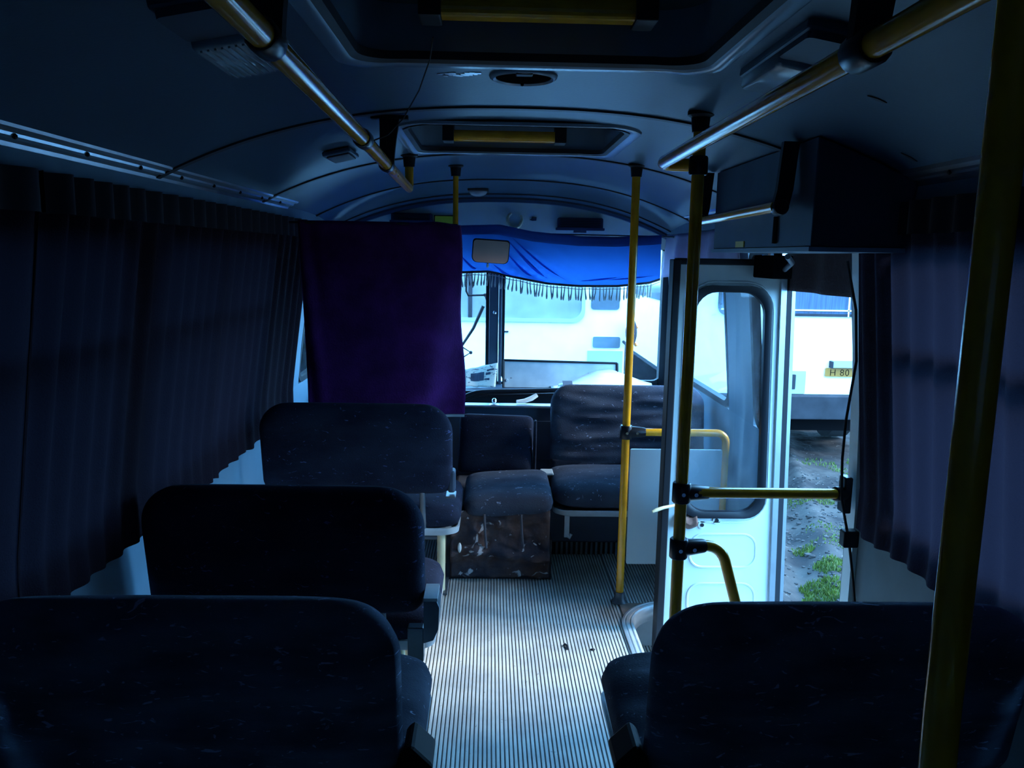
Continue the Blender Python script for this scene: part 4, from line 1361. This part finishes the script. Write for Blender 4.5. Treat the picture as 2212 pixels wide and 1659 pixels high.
# crumbs on the floor
tag(MB().tube([(0.312, 3.045, 0.004), (0.320, 3.05, 0.006), (0.327, 3.035, 0.006), (0.328, 3.012, 0.004)], [0.003, 0.005, 0.005, 0.003], 7).build('floor_scrap', MT['black'], smooth=True),
    'small dark curled scrap on the ribbed floor, left of the oval one', 'scrap')
tag(MB().ball((0.426, 3.01, 0.004), 0.008, 8, 5, (1.4, .8, .5)).build('floor_scrap', MT['black'], smooth=True), 'small dark oval scrap on the ribbed floor near the step well', 'scrap')

# ------------------------------------------------------------------ outside: ground
GZ = -0.70


def gz(x, y):
    z = GZ + 0.035 * nz(x * 0.9, y * 0.9) + 0.018 * nz(x * 4, y * 4, 2) + 0.008 * nz(x * 13, y * 13, 5)
    # two wheel ruts running away to the right
    for c in (0.0, 0.95):
        d = (x - (0.95 + c) - 0.28 * (y - 4.2))
        z -= 0.07 * math.exp(-(d / 0.14) ** 2)
        z += 0.04 * math.exp(-((abs(d) - 0.26) / 0.08) ** 2)
    return z


MB().grid(140, 220, lambda u, v: (lambda x, y: (x, y, gz(x, y)))(1.3 + 4.6 * u, 3.6 + 8.4 * v)).build('yard_ground', MT['dirt'], smooth=True)
o = bpy.data.objects['yard_ground']
tag(o, 'bare rutted dirt yard outside the open doorway', 'ground', kind='structure')
tag(MB().box(-45, 45, -45, 70, GZ - 0.2, GZ - 0.12).build('ground', MT['dirt']), kind='structure')

random.seed(11)
b = MB()
for i in range(1500):
    x, y = random.uniform(1.6, 4.4), random.uniform(4.6, 8.2)
    r = random.uniform(0.006, 0.02) * (1 if random.random() < .9 else 1.6)
    z = gz(x, y)
    b.add([(x + r * cos(a) * random.uniform(.7, 1.2), y + r * sin(a) * random.uniform(.7, 1.2), z + h) for h in (-.004, r * .5) for a in [k * pi / 2.5 for k in range(5)]] + [(x, y, z + r * .8)],
          [(k, (k + 1) % 5, 5 + (k + 1) % 5, 5 + k) for k in range(5)] + [(5 + k, 5 + (k + 1) % 5, 10) for k in range(5)])
tag(b.build('gravel', MT['stone']), 'loose gravel scattered over the dirt yard', 'gravel', kind='stuff')


def blades(n, cx, cy, rx, ry, h0, h1, rot=0.0):
    b = MB()
    for i in range(n):
        a, q = random.uniform(0, 2 * pi), sqrt(random.random())
        x0, y0 = rx * q * cos(a), ry * q * sin(a)
        x, y = cx + x0 * cos(rot) - y0 * sin(rot), cy + x0 * sin(rot) + y0 * cos(rot)
        if nz(x * 3.2, y * 3.2, 9) + 0.35 < q * 0.75 or nz(x * 11, y * 11, 4) < -0.35:
            continue
        h = random.uniform(h0, h1)
        an = random.uniform(0, 2 * pi)
        w = 0.006
        dx, dy = cos(an) * w, sin(an) * w
        lx, ly = random.uniform(-.5, .5) * h, random.uniform(-.5, .5) * h
        z = gz(x, y) - .005
        b.add([(x - dx, y - dy, z), (x + dx, y + dy, z), (x + lx * .5 + dx * .7, y + ly * .5 + dy * .7, z + h * .6), (x + lx * .5 - dx * .7, y + ly * .5 - dy * .7, z + h * .6), (x + lx, y + ly, z + h)],
              [(0, 1, 2, 3), (3, 2, 4)])
    return b


tag(blades(9000, 2.48, 5.55, 0.36, 0.62, 0.012, 0.045, -0.4).build('grass_patch', MT['grass']), 'bright green grass patch beside the doorway', 'grass', kind='stuff')
tag(blades(1300, 3.0, 7.4, 0.35, 0.4, 0.01, 0.04).build('weed_patch', MT['grass']), 'thin weeds growing farther off between the ruts', 'weeds', kind='stuff')
tag(blades(1100, 2.8, 6.35, 0.45, 0.5, 0.01, 0.03).build('sparse_grass', MT['grass']), 'sparse grass tufts on the gravel beyond the grass patch', 'grass', kind='stuff')
tag(blades(1500, 3.9, 8.6, 0.9, 0.5, 0.015, 0.045).build('shaded_grass', MT['grass']), 'shaded grass under the rear of the white bus', 'grass', kind='stuff')


# ------------------------------------------------------------------ outside: the two white buses
def bus_body(mb, x0, x1, y0, y1, z0, z1, r, axis):
    mb.prism(rrect(x0, x1, z0, z1, (r, r, .05, .05), 6), 'y', y0, y1) if axis == 'y' else mb.prism(rrect(y0, y1, z0, z1, (r, r, .05, .05), 6), 'x', x0, x1)


b2 = empty('parked_bus', (3.5, 9.0, GZ), 'white bus parked ahead on the right with its yellow plated tail towards us', 'bus')
q = MB()
bus_body(q, -1.2, 1.2, 0, 6.8, 0.70, 2.9, 0.35, 'y')
q.build('body', MT['buspaint'], b2, smooth=True)
zz = lambda z: z - GZ
MB().prism(rrect(-0.93, 0.66, zz(0.945), zz(1.55), 0.10, 5), 'y', -0.02, 0.02).build('rear_window', MT['buscurt'], b2)
fr = MB()
fr.loops([[(x, y, z) for x, z in rrect(-0.96 + i_, 0.69 - i_, zz(0.93) + i_, zz(1.58) - i_, 0.1, 5)] for i_, y in ((0, -.005), (0, -.03), (.03, -.03), (.03, -.005))])
fr.build('window_rubber', MT['busgrey'], b2)
MB().box(-0.93, 0.66, -0.035, -0.025, zz(0.99), zz(1.005)).box(0.50, 0.515, -.035, -.025, zz(.93), zz(1.58)).build('window_bar', MT['buspaint'], b2)
MB().prism(rrect(-1.2, 1.2, zz(-0.22), zz(0.045), 0.03, 3), 'y', -0.16, 0.1).build('bumper', MT['busgrey'], b2, bevel=.01)
pl_ = MB().prism(rrect(0.30, 0.80, zz(0.252), zz(0.35), 0.01, 3), 'y', -0.03, -0.01).build('number_plate', MT['plate'], b2)
fc = bpy.data.curves.new('plate_text', 'FONT')
fc.body = 'H 80'
fc.size = 0.105
fc.space_character = 1.12
fc.extrude = 0.001
fc.offset = -0.0015
fc.materials.append(MT['underbody'])
ft = bpy.data.objects.new('plate_text', fc)
COL.objects.link(ft)
ftm = bpy.data.meshes.new_from_object(ft.evaluated_get(bpy.context.evaluated_depsgraph_get()))
bpy.data.objects.remove(ft)
bpy.data.curves.remove(fc)
ft = bpy.data.objects.new('plate_text', ftm)
COL.objects.link(ft)
ft.parent = pl_
ft.location = (0.345, -0.032, zz(0.264))
ft.rotation_euler = (pi / 2, 0, 0)
q = MB()
q.prism(rrect(0.36, 0.80, zz(0.36), zz(0.44), 0.01, 3), 'y', -0.08, 0.0)
q.build('plate_lamp', MT['buslamp'], b2)
MB().box(0.345, 0.36, -0.09, 0, zz(.355), zz(.43)).build('lamp_bracket', MT['busgrey'], b2)
lm = MB()
lm.prism(rrect(-0.55, 0.085, zz(0.05), zz(0.31), 0.01, 3), 'y', -0.015, 0.02)
lh = lm.build('lamp_housing', MT['buslamp'], b2)
MB().prism(rrect(-0.50, -0.03, zz(0.10), zz(0.27), 0.01, 3), 'y', -0.022, -0.015).build('lamp_lens', MT['busgrey'], lh)
for x in (-0.95, 0.95):
    for y in (1.2, 5.2):
        MB().tube([(x - .12, y, 0.42), (x + .12, y, 0.42)], 0.42, 24).build('wheel', MT['tyre'], b2, smooth=True)
MB().box(-1.1, 1.1, 0.3, 6.7, 0.26, 0.72).build('underbody', MT['underbody'], b2)
for k in range(5):
    y0 = 0.5 + k * 1.22
    q = MB().prism(rrect(y0, y0 + 1.12, zz(0.98), zz(1.75), 0.08, 5), 'x', -1.215, -1.18).build('side_window', MT['buswin'], b2)
MB().box(-1.215, -1.19, 0.2, 6.6, zz(0.03), zz(0.075)).build('side_moulding', MT['busgrey'], b2)
for y, z in ((4.6, 0.33), (4.75, 0.1)):
    MB().ball((-1.21, y, zz(z)), 0.05, 8, 6, (.5, 1, 1)).build('side_marker', MT['orange'], b2)

b1 = empty('parked_bus', (-1.6, 8.2, GZ), 'white bus standing crosswise beyond the windscreen', 'bus')
q = MB()
bus_body(q, -5.0, 2.98, 0, 2.3, 0.70, 2.95, 0.35, 'x')
q.build('body', MT['buspaint'], b1, smooth=True)
bx = lambda x: x + 1.6
for (x0, x1, M) in ((-0.55, 0.93, 'buswin_pale'), (-2.15, -0.65, 'buswin_pale'), (-3.8, -2.3, 'buswin_pale')):
    w_ = MB().prism(rrect(bx(x0), bx(x1), zz(0.915), zz(1.65), 0.09, 6), 'y', -0.015, 0.02).build('side_window', MT[M], b1)
    fr = MB()
    fr.loops([[(x, y, z) for x, z in rrect(bx(x0) - .03 + i_, bx(x1) + .03 - i_, zz(0.885) + i_, zz(1.68) - i_, 0.11, 6)] for i_, y in ((0, -.005), (0, -.025), (.035, -.025), (.035, -.005))])
    fr.build('window_rubber', MT['buslamp'], w_)
    MB().box(bx(x0) + .33, bx(x0) + .37, -0.022, -.014, zz(.92), zz(1.65)).build('window_bar', MT['busgrey'], w_)
MB().prism(rrect(bx(1.02), bx(1.31), zz(1.02), zz(1.65), 0.03, 4), 'y', -0.015, 0.02).build('door_window', MT['buswin'], b1)
MB().prism(rrect(bx(1.05), bx(1.33), zz(0.63), zz(0.745), 0.02, 4), 'y', -0.015, 0.02).build('door_window', MT['buswin'], b1)
MB().box(bx(1.0), bx(1.36), -0.012, 0.0, zz(0.1), zz(0.60)).build('door_panel', MT['buslamp'], b1)
MB().prism(rrect(bx(0.14), bx(0.19), zz(0.775), zz(0.79), 0.004, 3), 'y', -0.02, 0.0).build('fuel_catch', MT['busgrey'], b1)
MB().ball((bx(1.42), -0.12, zz(0.80)), 0.14, 14, 10, (0.42, 0.5, 1.0)).build('wing_mirror', MT['busgrey'], b1, smooth=True)
MB().tube([(bx(1.36), -0.02, zz(0.7)), (bx(1.40), -0.1, zz(0.66))], 0.015, 8).build('mirror_arm', MT['busgrey'], b1)
for z in (0.86, 0.68):
    MB().ball((bx(1.475), -0.10, zz(z)), 0.022, 8, 6).build('turn_signal', MT['orange'], b1)
for x in (-3.2, 0.4):
    MB().tube([(x, -.02, 0.42), (x, 0.25, 0.42)], 0.42, 24).build('wheel', MT['tyre'], b1, smooth=True)
MB().box(-4.9, 2.9, 0.1, 2.2, 0.45, 0.72).build('underbody', MT['underbody'], b1)

# wiper and outside mirror frame at the windscreen
wp = empty('wiper', (-0.2, 5.40, 0.86), 'black wiper standing on the left windscreen pane', 'wiper')
MB().tube([(0.155, 0.03, 0.35), (0.09, 0.025, 0.20), (0.0, 0.02, 0.06), (-0.12, 0.02, -0.1)], [.012, .010, .008, .008], 8).build('blade', MT['black'], wp, smooth=True)
MB().tube([(-0.12, 0.0, 0.13), (0.02, 0, 0.075), (0.075, 0, 0.04), (0.02, 0, 0.005), (-0.12, 0, -0.06), (-0.14, -0.045, -0.13), (-0.14, -0.07, -0.165)], 0.005, 6).build('linkage', MT['black'], wp, smooth=True)
MB().ball((0.075, 0, 0.04), 0.012, 8, 6).build('pivot', MT['black'], wp, smooth=True)
em = empty('mirror_frame', (-0.05, 5.6, 1.2), 'thin wire frame of an outside mirror beyond the left windscreen pane', 'mirror')
MB().tube([(-0.11, 0, 0.25), (-0.115, 0, 0.10), (-0.10, 0, 0.07), (0.02, 0, 0.075), (0.06, 0, 0.09)], 0.007, 8).build('frame', MT['busgrey'], em, smooth=True)
MB().tube([(0.015, 0, 0.075), (0.03, -0.03, 0.03), (0.075, -.12, -0.02), (0.075, -0.215, -0.30), (0.075, -0.255, -0.49)], 0.006, 8).build('stay', MT['busgrey'], em, smooth=True)
MB().ball((0.015, 0, 0.075), 0.012, 8, 6).build('joint', MT['busgrey'], em, smooth=True)
